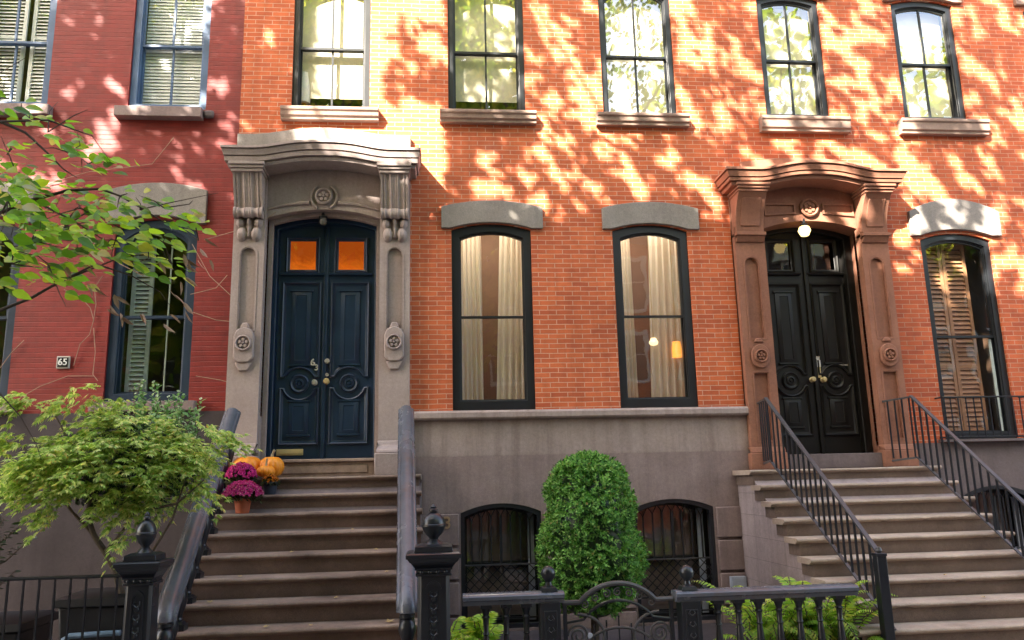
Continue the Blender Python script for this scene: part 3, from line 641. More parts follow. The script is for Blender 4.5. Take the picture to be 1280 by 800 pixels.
# --- house 61: red-brown painted stone
S2 = MB().wall(3.74, 5.76, 1.84, 5.36, -.035, [(DX2[0], DX2[1], 1.84, 4.72, .12)], .42, sides=.04).build('door_surround', 'red_stone', h61, smooth=False)
for x0, x1 in ((3.74, 4.125), (5.40, 5.765)):
    xm = (x0 + x1) / 2; x1 = x1 if xm < 4.8 else x1
    pilaster(S2, x0, x1, 1.84, 4.72, (3.30, 4.32), 'red_stone', -.12, (2.05, 2.86))
    p = MB().box(x0 - .03, x1 + .03, -.17, 0, 1.70, 1.90); p.prism_x([(-.165, 1.90), (-.135, 1.97), (0, 1.97)], x0 - .02, x1 + .02); p.build('plinth', 'red_stone', S2, bevel=.01)
    h = (xm - .11, xm + .11, 0, 0, .09); top = [(xm - .11 + .22 * k / 12, 3.12 + arc(h, xm - .11 + .22 * k / 12)) for k in range(12, -1, -1)]; bt = [(xm - .11 + .22 * k / 12, 3.01 - arc(h, xm - .11 + .22 * k / 12)) for k in range(13)]
    MB().prism(bt + top, -.165, -.12).prism([(xm - .07, 3.24), (xm + .07, 3.24), (xm + .03, 3.29), (xm - .03, 3.29)], -.14, -.12).build('medallion_block', 'red_stone', S2, bevel=.012)
    rosette(xm, -.165, 3.065, .085, S2, 'red_stone', 5)
    def bod(u, v): return -(.16 + .19 * v ** 2.2)
    cm = hfield(MB(), x0 + .01, x1 - .01, 4.64, 5.12, 8, 14, bod, -.02)
    hfield(cm, x0 + .07, x1 - .07, 4.72, 5.05, 6, 12, lambda u, v: bod(u, .17 + v * .68) - .012, -.03)
    cm.box(x0 - .0, x1 + .0, -.20, -.02, 4.595, 4.64); cm.prism_x([(-.185, 4.595), (-.14, 4.52), (-.02, 4.52)], x0 + .01, x1 - .01); cm.build('console', 'red_stone', S2, bevel=.006)
    cp = MB()
    for (e, za, zb, pr) in ((.0, 5.115, 5.15, .365), (.015, 5.15, 5.185, .385), (.028, 5.185, 5.22, .405)): cp.box(x0 - e, x1 + e, -pr, 0, za, zb - .001)
    cp.build('console_cap', 'red_stone', S2, bevel=.006)
cornice(S2, 3.74, 5.765, 4.77, .78, 5.19, .10, [(0.26, 0.0), (0.354, 0.0), (0.358, 0.012), (0.369, 0.028), (0.369, 0.034), (0.358, 0.036), (0.358, 0.046), (0.404, 0.048), (0.412, 0.08), (0.396, 0.083), (0.396, 0.095), (0.424, 0.097), (0.428, 0.115), (0.447, 0.145), (0.451, 0.158), (0.439, 0.16), (0.439, 0.17), (0.471, 0.172), (0.471, 0.2), (0.416, 0.212)], 'red_stone', .17)
MB().prism([(3.93, 5.36), (5.60, 5.36), (5.60, 5.63)] + [(5.60 - 1.67 * k / 12, 5.63 + .07 * math.sin(PI * k / 12)) for k in range(1, 12)] + [(3.93, 5.63)], -.05, 0).build('blocking_course', 'red_stone', S2, bevel=.006)
for s in (-1, 1):
    a, b = sorted((4.79 + s * .18, 4.79 + s * .60)); MB().ring([(a, 4.90 if s < 0 else 4.93), (b, 4.93 if s < 0 else 4.90), (b, 5.07), (a, 5.07)], [(a + .025, 4.93), (b - .025, 4.95), (b - .025, 5.045), (a + .025, 5.045)], -.055, -.03).build('frieze_panel', 'red_stone', S2)
rosette(4.79, -.05, 5.01, .125, S2, 'red_stone', 6)
MB().box(4.11, 5.47, -.10, .40, 1.70, 1.875).build('threshold', 'stucco', S2, bevel=.006)

# ------------------------------------------------------------------ panelled double doors
def bump_outline(x0, x1, z0, z1, cx, cz, r, ins, at_bottom, n=12):
    x0 += ins; x1 -= ins; z0 += ins; z1 -= ins; rr = r + ins; e = z0 if at_bottom else z1; k = e - cz; hw = math.sqrt(max(rr * rr - k * k, 1e-6)); a0 = math.atan2(k, hw); a1 = math.atan2(k, -hw)
    if not at_bottom: a1 -= 0
    pts = []
    for q in range(n + 1):
        if at_bottom: a = PI - a0 + (2 * a0 - PI) * q / n          # left to right over the top
        else: a = a0 + (-(PI + 2 * a0)) * q / n                   # right to left under the bottom
        pts.append((cx + rr * math.cos(a), cz + rr * math.sin(a)))
    if at_bottom: return [(x0, z0)] + pts + [(x1, z0), (x1, z1), (x0, z1)]
    return [(x0, z0), (x1, z0), (x1, z1)] + pts + [(x0, z1)]
def moulding(mb, fn, y, prof): mb.loft([[(x, y + dy, z) for x, z in fn(i)] for i, dy in prof])
PR = [(0, .0), (.0, -.022), (.012, -.030), (.024, -.022), (.032, -.008), (.044, -.004), (.05, .002)]
def leaf_door(parent, x0, x1, z0, z1, rise, side, y, mat, zz, pane_mat, wpan):
    """zz: pane bottom, pane top, upper panel top, upper panel bottom, circle z, lower panel top, lower panel bottom"""
    cx = (x0 + x1) / 2; pa, pb = cx - wpan / 2, cx + wpan / 2; h = (x0, x1, 0, 0, 0)
    m = MB().wall(x0, x1, z0, z1, y, [(pa + .07, pb - .07, zz[0], zz[1], 0)], .03, sides=.03)
    d = m.build('door_leaf', mat, parent, smooth=False)
    mo = MB(); rect = lambda a, b, c, e: (lambda i: [(a + i, c + i), (b - i, c + i), (b - i, e - i), (a + i, e - i)])
    moulding(mo, rect(pa + .03, pb - .03, zz[0] - .04, zz[1] + .04), y, PR)
    mo.prism_x([(y, zz[0] - .07), (y - .04, zz[0] - .065), (y - .045, zz[0] - .045), (y - .03, zz[0] - .035), (y, zz[0] - .03)], pa - .03, pb + .03)
    moulding(mo, lambda i: bump_outline(pa, pb, zz[3], zz[2], cx, zz[4], .185, i, True), y, PR)
    moulding(mo, lambda i: bump_outline(pa, pb, zz[6], zz[5], cx, zz[4], .185, i, False), y, PR)
    mo.build('panel_moulding', mat, d)
    rp = MB(); RP = [(0, .0), (0, -.012), (.05, -.03), (.055, -.024)]
    for a, b, c, e in ((pa + .12, pb - .12, zz[3] + .16, zz[2] - .12), (pa + .12, pb - .12, zz[6] + .12, zz[5] - .17)):
        f = rect(a, b, c, e); rp.loft([[(x, y + dy, z) for x, z in f(i)] for i, dy in RP], False, True)
        rp.prism_x([(y, e - .005), (y - .03, e), (y - .028, e + .02), (y, e + .024)], a - .02, b + .02); rp.prism_x([(y, c - .02), (y - .03, c - .016), (y - .028, c + .004), (y, c + .008)], a - .02, b + .02)
    rp.build('raised_panel', mat, d)
    MB().lathe([(.115, 0), (.115, .018), (.10, .03), (.088, .018), (.075, .012), (.06, .012), (.055, .026), (.038, .030), (.03, .016), (.02, .016), (.015, .028), (0, .03)], (cx, y, zz[4]), 28, 'y').build('boss', mat, d)
    MB().add([(pa + .04, y + .02, zz[0] - .01), (pb - .04, y + .02, zz[0] - .01), (pb - .04, y + .02, zz[1] + .01), (pa + .04, y + .02, zz[1] + .01)], [(0, 1, 2, 3)]).build('pane', pane_mat, d, smooth=False, recalc=False)
    if pane_mat == 'pane_glow': MB().add([(pa + .05, y + .010, zz[0] - .01), (pb - .05, y + .010, zz[0] - .01), (pb - .05, y + .010, zz[1] + .01), (pa + .05, y + .010, zz[1] + .01)], [(0, 1, 2, 3)]).build('pane_glass', 'glass', d, smooth=False, recalc=False)
    return d
def knob(parent, x, y, z, r, mat, name='knob'): return MB().lathe([(r * .9, 0), (r * .9, .006), (r * .35, .012), (r * .35, .035), (r * .9, .045), (r, .058), (r * .75, .072), (0, .078)], (x, y, z), 16, 'y').build(name, mat, parent)
def bolt(parent, x, y, z, r, mat): return MB().lathe([(r, 0), (r, .008), (r * .75, .016), (r * .3, .016), (0, .012)], (x, y, z), 16, 'y').build('lock', mat, parent)
Y1 = .30; z_ = lambda py, px=404, Y=Y1: at(px, py, Y)[1]; x_ = lambda px, py=450, Y=Y1: at(px, py, Y)[0]
zz1 = (z_(338), z_(301), z_(353), z_(472), z_(479.5), z_(484.5), z_(556))
zb = 1.93; xs = x_(404.5, 500)
fr = MB(); o = outline(DX1[0] - .02, DX1[1] + .02, zb, 4.845, .11); i = outline(DX1[0] + .09, DX1[1] - .075, zb, 4.76, .10); i[0] = (i[0][0], zb); i[1] = (i[1][0], zb)
D1 = fr.ring(o, i, Y1 - .09, Y1 + .05).build('door_frame', 'door_navy', h63, bevel=.008)
MB().prism([(DX1[0] + .05, zz1[1] + .17), (DX1[1] - .05, zz1[1] + .17)] + outline(DX1[0] + .02, DX1[1] - .02, 0, 4.83, .10)[2:], Y1 - .005, Y1 + .04).build('head_board', 'door_navy', h63)
dl = leaf_door(h63, DX1[0] + .095, xs - .004, zb, zz1[1] + .18, 0, -1, Y1, 'door_navy', zz1, 'pane_glow', .47)
dr = leaf_door(h63, xs + .004, DX1[1] - .08, zb, zz1[1] + .18, 0, 1, Y1, 'door_navy', zz1, 'pane_glow', .47)
MB().box(xs - .028, xs + .028, Y1 - .03, Y1 - .001, zb + .01, zz1[1] + .17).build('astragal', 'door_navy', dr, bevel=.01)
knob(dl, x_(394.5), Y1, z_(478.5), .036, 'pale_metal'); knob(dr, x_(409.8), Y1 - .03, z_(477.5), .036, 'brass'); bolt(dr, x_(409.5), Y1 - .03, z_(452), .032, 'pale_metal'); bolt(dr, x_(409.8), Y1 - .03, z_(469), .022, 'pale_metal')
text_mesh('6', .115, 'digit_pale', 'house_digit', dl, (x_(391.5), Y1 - .022, z_(453.5)), .02); text_mesh('3', .105, 'digit_pale', 'house_digit', dl, (x_(396.3), Y1 - .022, z_(460)), .02)
a0, b0 = x_(345.5, 565), x_(379, 565); ms = MB().box(a0, b0, Y1 - .012, Y1, z_(569.5, 360), z_(561.5, 360)).box(a0 + .02, b0 - .02, Y1 - .024, Y1 - .012, z_(567.5, 360), z_(563.5, 360)); ms.build('mail_slot', 'brass', dl, bevel=.004)
x, z = at(404, 277, .1); t = thing('ceiling_lamp', 'small round unlit porch lamp hanging under the arch above the navy doors', 'lamp', (x, .1, z))
MB().lathe([(0, -.048), (.032, -.04), (.05, 0), (.04, .036), (.0, .044)], (x, .1, z), 18).build('globe', 'globe_glass', t); MB().lathe([(.05, .04), (.055, .06), (.03, .075), (.02, 4.96 - z)], (x, .1, z), 14).build('fitting', 'iron_black', t)
# house 61 doors
Y2 = .34
z_ = lambda py, px=1018, Y=Y2: at(px, py, Y)[1]; x_ = lambda px, py=475, Y=Y2: at(px, py, Y)[0]
zz2 = (z_(338), z_(303), z_(355), z_(469), z_(475.5), z_(481.5), z_(545)); zb = 1.875; xs = x_(1020, 480)
fr = MB(); o = outline(DX2[0] - .02, DX2[1] + .02, zb, 4.735, .12); i = outline(DX2[0] + .06, DX2[1] - .10, zb, 4.68, .11); i[0] = (i[0][0], zb); i[1] = (i[1][0], zb)
fr.ring(o, i, Y2 - .10, Y2 + .05).build('door_frame', 'door_black', h61, bevel=.008)
MB().prism([(DX2[0] + .03, zz2[1] + .16), (DX2[1] - .03, zz2[1] + .16)] + outline(DX2[0] + .02, DX2[1] - .02, 0, 4.72, .11)[2:], Y2 - .005, Y2 + .04).build('head_board', 'door_black', h61)
dl = leaf_door(h61, DX2[0] + .05, xs - .004, zb, zz2[1] + .17, 0, -1, Y2, 'door_black', zz2, 'glass_dark', .46)
dr = leaf_door(h61, xs + .004, min(x_(1083), DX2[1] - .09), zb, zz2[1] + .17, 0, 1, Y2, 'door_black', zz2, 'glass_dark', .46)
MB().box(xs - .03, xs + .03, Y2 - .03, Y2 - .001, zb + .01, zz2[1] + .16).build('astragal', 'door_black', dl, bevel=.01)
for px, d in ((1013, dl), (1028, dr)): knob(d, x_(px), Y2 - (.03 if d is dl else 0), z_(475), .036, 'brass')
x, z = x_(1023.5), z_(457); MB().box(x - .034, x + .034, Y2 - .016, Y2, z - .16, z + .12).build('lock_plate', 'brass', dr, bevel=.004); MB().box(x - .036, x + .036, Y2 - .022, Y2 - .014, z - .02, z + .07).build('lock_cover', 'white_trim', dr); bolt(dr, x, Y2 - .016, z + .09, .028, 'pale_metal')
MB().box(x_(1040), x_(1061), Y2 - .018, Y2, z_(457.5), z_(456)).build('mail_slot', 'pale_metal', dr)
x, z = at(1090, 452, Y2 - .12); MB().box(x - .03, x + .03, Y2 - .13, Y2 - .098, z - .08, z + .08).build('intercom', 'iron_grey', h61, bevel=.005); MB().box(x - .018, x + .02, Y2 - .136, Y2 - .128, z - .06, z + .05).build('intercom_plate', 'white_trim', h61)
x, z = at(1005.5, 288.5, -.02); t = thing('porch_lamp', 'round lit porch lamp glowing above the black doors', 'lamp', (x, -.02, z))
MB().lathe([(.0, -.08), (.05, -.065), (.08, 0), (.062, .05), (.0, .08)], (x, -.02, z), 20).build('globe', 'lamp_globe', t); MB().lathe([(.045, .06), (.05, .085), (.02, .1), (.02, 4.87 - z)], (x, -.02, z), 14).build('fitting', 'iron_black', t)
# plaques and door numbers on the walls
x, z = at(79, 453, -.02); t = thing('number_plaque', 'small black plaque reading 65 on the red-painted brick wall', 'house number', (x, 0, z - .07))
MB().box(x - .072, x + .072, -.028, 0, z - .072, z + .072).build('rim', 'plaque_rim', t, bevel=.006); MB().box(x - .056, x + .056, -.033, -.02, z - .056, z + .056).build('plate', 'plaque_black', t)
text_mesh('65', .105, 'digit_white', 'digits', t, (x, -.036, z), .003)
x, z = at(557, 656.5, -.09); a = text_mesh('6 3', .19, 'digit_bronze', 'house_number', None, (0, 0, 0), .008); a.location = (x - .055, -.09, z + .02); tag(a, 'bronze number 63, mostly its 3 showing, on the basement stone beside the newel finial', 'house number')
x, z = at(922, 727, -.1); m = MB().box(x - .09, x + .09, -.15, -.086, z - .10, z + .06).box(x - .075, x + .075, -.154, -.149, z - .08, z + .045); single(m, 'meter_box', 'tag_grey', 'small pale grey box on the basement stone above the fern', 'meter box', (x, -.1, z - .10), bevel=.005)

for x, y, z, p in ((.67, .9, 5.2, 130), (2.66, .9, 5.2, 125)):           # unseen lights added to brighten the curtains; only the right parlour shows lamps
    ld = bpy.data.lights.new('parlour_fill_light', 'POINT'); ld.energy = p; ld.color = (1.0, .92, .82); ld.shadow_soft_size = .15; lo = bpy.data.objects.new('parlour_fill_light', ld); C.objects.link(lo); lo.location = (x, y, z)
# ------------------------------------------------------------------ ground
struct(MB().add([(-600, -600, -.135), (600, -600, -.135), (600, 600, -.135), (-600, 600, -.135)], [(0, 1, 2, 3)]).build('road', 'asphalt', smooth=False))
struct(MB().box(-40, 40, -6.2, -3.35, -.4, 0).build('sidewalk', 'pavement_stone', smooth=False, bevel=.02))
struct(MB().box(-40, 40, -3.35, .1, -.4, -.01).build('areaway_ground', 'stucco_shaded', smooth=False))
struct(MB().box(-40, 40, -16.5, -13.5, -.4, 0).build('sidewalk', 'pavement_stone', smooth=False, bevel=.02))

# ------------------------------------------------------------------ stoops
def stoop(label, x0, x1, d0, t_, zs, r, n, mats, skew, core, wrap=False):
    xa_, xb_ = x0, x1
    st = thing('stoop', label, 'stoop', ((x0 + x1) / 2, -d0, 0))
    for i in range(1, n + 1):
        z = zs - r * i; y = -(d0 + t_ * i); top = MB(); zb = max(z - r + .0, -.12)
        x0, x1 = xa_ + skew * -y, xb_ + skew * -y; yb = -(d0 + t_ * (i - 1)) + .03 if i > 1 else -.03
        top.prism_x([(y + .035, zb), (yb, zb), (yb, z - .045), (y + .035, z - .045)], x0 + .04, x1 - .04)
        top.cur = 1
        nose = [(y + .01 + .018 * math.cos(a) , z - .019 + .019 * math.sin(a)) for a in [R_(90 + 15 * k) for k in range(13)]]
        pts = [(yb - .001, z)] + nose + [(y + .022, z - .040), (y + .04, z - .056), (yb - .001, z - .056)]
        xa2, xb2 = (x0, x1) if wrap else (x0 + .02, x1 - .02); secs = []; n2 = 30
        for q in range(n2 + 1):
            u = q / n2; xx = xa2 + (xb2 - xa2) * u; wear = .006 * math.sin(PI * u) ** 2 + .0035 * noise.noise(Vector((xx * 3.1, i * 2.7, 1.0))) + .003 * noise.noise(Vector((xx * 11.0, i * 5.1, 4.0))); chip = .010 if random.random() < .035 else 0
            secs.append([(xx, py_ + (chip + .004 * noise.noise(Vector((xx * 6.0, i * 3.3, 7.0)))) * (py_ < y + .03), pz_ - (wear + chip * .6) * (pz_ > z - .02 and py_ < y + .2)) for py_, pz_ in pts])
        top.loft(secs, True, True); top.build('step', mats, st)
    x0, x1 = xa_ + skew * 2.2, xb_ + skew * 1.4; ys = -(d0 + t_ * 1) + .02; yn = -(d0 + t_ * n) + .06
    MB().prism_x([(ys + .06, zs - r - .09), (yn, -.1 + .0), (yn, -.2), (-.06, -.2), (-.06, zs - r - .09)], x0 + .055, x1 - .055).build('side_wall', core, st)
    return st
RR, TT = .175, .26
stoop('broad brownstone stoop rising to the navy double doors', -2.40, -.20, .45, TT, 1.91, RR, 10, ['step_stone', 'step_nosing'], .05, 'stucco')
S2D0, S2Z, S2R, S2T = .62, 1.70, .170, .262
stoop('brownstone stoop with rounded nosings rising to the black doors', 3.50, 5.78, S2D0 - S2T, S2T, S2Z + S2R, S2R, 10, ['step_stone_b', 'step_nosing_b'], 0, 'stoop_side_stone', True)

# ------------------------------------------------------------------ cast iron rails of stoop 63
def stair_rail(x, label, side, sk):
    xt = x
    t = thing('stair_railing', label, 'railing', (x, -.6, 0), 'heavy rails flanking the left stoop')
    zr = lambda d: 2.385 - .735 * (d - .6)
    path = [(d, zr(d)) for d in (.50, .6, 1.2, 1.8, 2.4, 2.70)] + [(2.80, zr(2.80) + .0), (2.86, zr(2.86) - .01), (2.885, zr(2.86) - .05), (2.885, zr(2.86) - .075)]
    sec = [(-.085, -.045), (-.088, -.02), (-.078, .0), (-.062, .004), (-.056, .018), (-.04, .034), (-.015, .043), (.015, .043), (.04, .034), (.056, .018), (.062, .004), (.078, .0), (.088, -.02), (.085, -.045), (.05, -.06), (-.05, -.06)]
    rings = []
    for i, (d, z) in enumerate(path):
        a = path[max(i - 1, 0)]; b = path[min(i + 1, len(path) - 1)]; td, tz = b[0] - a[0], b[1] - a[1]; l = math.hypot(td, tz); td /= l; tz /= l
        nd, nz = -tz * -1, td    # normal pointing up and forward
        x = xt + sk * (d - .6); rings.append([(x + u, -(d + (-tz) * v), z + td * v) for u, v in sec])
    MB().loft(rings, True, True).build('handrail', 'iron_rail', t)
    for i in range(1, 10):
        z = 1.91 - RR * i; d = .45 + TT * i - .12; h = zr(d) - .075 - z; x = xt + sk * (d - .6)
        if h < .2: continue
        s = h / .5
        MB().frustum(x, -d, .06, .06, z, z + .05).frustum(x, -d, .05, .035, z + .05, z + .07).lathe([(.03, .07), (.034, .085), (.026, .10), (.045, .15 * s + .03), (.062, .24 * s), (.055, .31 * s), (.034, .40 * s), (.026, .44 * s), (.04, .455 * s), (.04, .475 * s), (.03, h)], (x, -d, z), 16).frustum(x, -d, .04, .05, z + h - .02, z + h + .03).build('baluster', 'iron_black', t)
    d = 2.83; x = xt + sk * (d - .6); z = 1.91 - RR * 9; MB().lathe([(.05, 0), (.055, .03), (.035, .05), (.05, .09), (.07, .15), (.06, .21), (.04, .23), (.06, .245), (.06, .27)], (x, -d, zr(2.86) - .36), 18).frustum(x, -d, .06, .05, -.0, zr(2.86) - .35).build('end_baluster', 'iron_black', t)
    return t
stair_rail(-.345, 'heavy grey iron handrail on the right side of the stoop with pumpkins', 1, .045)
stair_rail(-2.225, 'heavy grey iron handrail beside the feathery maple, on the left side of the stoop', -1, .065)

def newel(x, y, label, s_=1.0):
    t = thing('newel_post', label, 'newel post', (x, y, 0), 'cast iron newel posts of the left stoop')
    b = MB().frustum(x, y, .19, .19, 0, .12).frustum(x, y, .17, .14, .12, .17); b.build('base', 'iron_black', t, bevel=.006)
    s = MB().frustum(x, y, .125, .118, .17, .96, .22); s.build('shaft', 'iron_black', t, bevel=.004)
    p = MB(); yy = y - .121
    o = outline(x - .06, x + .06, .24, .86, .06); i = outline(x - .042, x + .042, .258, .85, .042); p.ring(o, i, yy - .008, yy + .01)
    for k in range(6):
        z = .34 + k * .09
        p.lathe([(.024, -.002), (.016, .008), (0, .012)], (x, yy, z), 10, 'y')
        for sgn in (-1, 1): p.tube([(x, yy, z + .01), (x + sgn * .028, yy - .006, z + .03), (x + sgn * .022, yy - .004, z + .055), (x + sgn * .006, yy, z + .05)], [.009, .008, .007, .004], 6)
    p.build('front_ornament', 'iron_black', t)
    c = MB()
    for h0, h1, a, bb in ((.135, .135, .955, .975), (.125, .13, .975, 1.0), (.14, .14, 1.0, 1.015), (.14, .17, 1.015, 1.055), (.175, .195, 1.055, 1.085), (.205, .205, 1.085, 1.115), (.205, .19, 1.115, 1.125), (.145, .14, 1.125, 1.165), (.14, .10, 1.165, 1.18)): c.frustum(x, y, h0, h1, a, bb)
    for k in range(4): c.lathe([(.016, 0), (.01, .01), (0, .012)], (x - .09 + k * .06, y - .136, .985), 8, 'y')
    c.build('cap', 'iron_black', t, bevel=.004)
    MB().lathe([(.075, 1.18), (.055, 1.20), (.035, 1.215), (.04, 1.23), (.062, 1.25), (.084, 1.285), (.09, 1.305), (.094, 1.31), (.094, 1.322), (.088, 1.327), (.086, 1.35), (.07, 1.383), (.042, 1.405), (.026, 1.412), (.034, 1.422), (.034, 1.435), (.02, 1.445), (.024, 1.455), (.012, 1.472), (0, 1.477)], (x, y, 0), 24).build('finial', 'iron_black', t)
    if s_ != 1.0: t.scale = (s_, s_, 1)
    return t
newel(-.035, -3.12, 'dark cast iron newel post with urn finial between the stoop and the baluster fence'); newel(-2.165, -3.12, 'dark cast iron newel post with ball finial in front of the feathery maple', .80)

# ------------------------------------------------------------------ area fence and gate
FY = -2.9
def fence(xa, xb, zt, n, label, post_at, ends=0.0):
    t = thing('area_fence', label, 'fence', ((xa + xb) / 2, FY, 0), 'baluster fences along the area')
    prof = [(-.085, -.045), (-.085, -.02), (-.07, -.008), (-.05, .0), (.05, .0), (.07, -.008), (.085, -.02), (.085, -.045), (.06, -.055), (.055, -.085), (-.055, -.085), (-.06, -.055)]
    MB().prism_x([(FY + u, zt + v) for u, v in prof], xa, xb).build('top_rail', 'iron_rail', t)
    MB().box(xa, xb, FY - .04, FY + .04, .10, .15).build('bottom_rail', 'iron_black', t)
    MB().box(xa, xb, FY - .12, FY + .12, -.02, .08).build('kerb', 'brownstone', t, bevel=.01)
    xs = [xa + .10 + (xb - xa - .16) * (k + .5) / n for k in range(n)]
    for x in xs:
        if abs(x - post_at) < .12: continue
        MB().frustum(x, FY, .035, .035, .15, .19).lathe([(.02, .19), (.03, .205), (.02, .22), (.026, .24), (.031, .33), (.024, .42), (.019, .46), (.028, .47), (.02, .485), (.024, zt - .19), (.034, zt - .18), (.022, zt - .165), (.03, zt - .14), (.042, zt - .11)], (x, FY, 0), 14).frustum(x, FY, .044, .044, zt - .112, zt - .08).build('baluster', 'iron_black', t)
    x = post_at
    p = MB().frustum(x, FY, .10, .10, .08, .16).frustum(x, FY, .078, .078, .16, zt - .08).frustum(x, FY, .065, .055, zt, zt + .03)
    p.ring([(x - .05, .24), (x + .05, .24), (x + .05, zt - .14), (x - .05, zt - .14)], [(x - .038, .252), (x + .038, .252), (x + .038, zt - .152), (x - .038, zt - .152)], FY - .084, FY - .07)
    for k in range(4):
        z = .30 + k * .085
        for s in (-1, 1): p.tube([(x, FY - .078, z), (x + s * .025, FY - .084, z + .02), (x + s * .012, FY - .082, z + .045)], [.009, .008, .004], 6)
    p.build('post', 'iron_black', t, bevel=.003)
    MB().lathe([(.05, .03), (.028, .045), (.022, .07), (.034, .085), (.05, .10), (.058, .13), (.058, .14), (.05, .165), (.03, .185), (0, .195)], (x, FY, zt), 20).build('finial', 'iron_black', t)
fence(.19, .985, .775, 4, 'short black baluster fence beside the newel with a warm-toned top rail', .872)
fence(1.885, 3.40, .745, 8, 'long black baluster fence in front of the fern', 2.0)
g = thing('area_gate', 'low arched black wrought iron gate with scrolls in front of the boxwood', 'gate', (1.42, FY, 0))
gx0, gx1, gz = .975, 1.875, .68; gc = (gx0 + gx1) / 2
for x in (gx0 + .02, gx1 - .02): MB().bar((x, FY, .05), (x, FY, gz + .0), .03).build('stile', 'iron_black', g)
def garc(x0, x1, z, r, n=20): h = (x0, x1, 0, 0, r); return [(x0 + (x1 - x0) * k / n, FY, z + arc(h, x0 + (x1 - x0) * k / n)) for k in range(n + 1)]
MB().tube([(gx0, FY, gz)] + garc(gx0 + .14, gx1 - .14, gz, .135) + [(gx1, FY, gz)], .020, 8).build('arched_rail', 'iron_grey', g)
MB().tube([(gx0 + .02, FY, gz - .15)] + garc(gx0 + .17, gx1 - .17, gz - .13, .135) + [(gx1 - .02, FY, gz - .15)], .012, 8).build('inner_arch', 'iron_black', g)
MB().tube(garc(gc - .24, gc + .24, gz - .28, .08), .013, 8).build('low_arch', 'iron_grey', g)
for z in (.09, .30): MB().bar((gx0, FY, z), (gx1, FY, z), .025).build('rail', 'iron_black', g)
def spiral(cx, cz, r0, turns, s=1, start=0): return [(cx + s * r0 * (1 - .82 * k / 40) * math.cos(start + turns * 2 * PI * k / 40), FY, cz + r0 * (1 - .82 * k / 40) * math.sin(start + turns * 2 * PI * k / 40)) for k in range(41)]
for s in (-1, 1):
    MB().tube(spiral(gc + s * .325, .43, .085, 2.1, s), .010, 8).build('scroll', 'iron_grey', g)
    MB().tube([(gc + s * (.33 - .21 * math.sin(a)), FY, .42 + .17 * math.cos(a)) for a in [R_(10 * k) for k in range(15)]], .012, 8).build('quarter_ring', 'iron_grey', g)
for k in range(7):
    x = gc - .27 + k * .09; z = gz - .055 + arc((gx0 + .14, gx1 - .14, 0, 0, .135), x) * .9; MB().tube(spiral(x, z, .035, 1.4, 1 if k % 2 else -1, 1.0), .006, 6).build('small_scroll', 'iron_grey', g)
for k in range(5):
    x = gc - .2 + k * .1; MB().bar((x, FY, .09), (x, FY, gz - .17 + .03 * (k % 3)), .011).build('bar', 'iron_black', g)
MB().lathe([(.025, -.01), (.02, .01), (0, .014)], (gc - .235, FY, gz - .255), 8, 'y').build('boss', 'tag_grey', g)
# house 65 fence and bins
t = thing('iron_fence', 'thin black iron area fence of plain bars below the maple, at the left edge', 'fence', (-4.2, -2.75, 0))
MB().tube([(-7.5, -2.75, 1.0), (-2.42, -2.75, .985)], .014, 8).build('top_rail', 'iron_black', t); MB().bar((-7.5, -2.75, .12), (-2.42, -2.75, .12), .03).build('bottom_rail', 'iron_black', t)
for k in range(44): x = -7.45 + k * .1155; MB().bar((x, -2.75, -.02), (x, -2.75, .99), .014).build('bar', 'iron_black', t)
def bin_(x, y, w, d, z, lab, rim):
    t = thing('waste_bin', lab, 'bin', (x, y, 0))
    MB().frustum(x, y, w * .82, w, -.01, z - .06).build('body', 'bin_dark', t, bevel=.02)
    MB().frustum(x, y, w * 1.12, w * 1.08, z - .06, z).frustum(x, y, w * 1.08, w * .9, z, z + .025).build('lid', 'bin_dark', t, bevel=.008)
    if rim: MB().tube([(x - w * .7, y - w - .05, z - .30), (x - w * .5, y - w - .06, z - .265), (x + w * .9, y - w - .06, z - .255)], .022, 8).build('handle_bar', 'bin_blue', t)
bin_(-2.72, -2.3, .27, .3, .80, 'dark bin with a pale blue bar behind the thin iron fence', True)
bin_(-3.60, -2.2, .30, .3, .62, 'low dark bin at the left edge behind the thin iron fence', False)

# ------------------------------------------------------------------ stair rails of stoop 61
def thin_rail(x, label, xr, post):
    t = thing('stair_railing', label, 'railing', (x, -.6, 0), 'thin rails flanking the right stoop')
    dA, dB = .50, 2.62; zA, zB = 2.52, .955; nA, nB = 1.80, .42
    f = lambda d: zA + (zB - zA) * (d - dA) / (dB - dA); fl = lambda d: nA + (nB - nA) * (d - dA) / (dB - dA)
    MB().bar((x, -dA, zA), (x, -dB, zB), .042, .018).bar((x, -dA, zA - .012), (xr, -.10, zA - .03), .02).build('handrail', 'iron_grey', t)
    MB().bar((x, -dA, nA), (x, -dB - .12, fl(dB + .12)), .03, .014).bar((x, -dA, nA), (xr, -.12, nA - .03), .02).build('bottom_rail', 'iron_grey', t)
    n = 19
    for k in range(n): d = dA + .03 + (dB - dA - .06) * k / (n - 1); MB().bar((x, -d, fl(d)), (x, -d, f(d) - .008), .017).build('bar', 'iron_black', t)
    for k in range(4): u = (k + .3) / 4; xx, yy = x + (xr - x) * u, -dA + (dA - .12) * u; MB().bar((xx, yy, nA), (xx, yy, zA - .02), .015).build('bar', 'iron_black', t)
    MB().bar((x, -dB, .1), (x, -dB, zB), .026).build('end_bar', 'iron_black', t)
    if post:
        px = x - .07; MB().frustum(px, -2.75, .042, .042, 0, .96).frustum(px, -2.75, .047, .047, .94, .965).build('post', 'iron_black', t, bevel=.004); MB().lathe([(.012, .96), (.028, .985), (.02, 1.012), (0, 1.02)], (px, -2.75, 0), 12).build('ball', 'iron_grey', t)
thin_rail(3.80, 'thin iron railing with square end post on the near left side of the right stoop', 3.86, True)
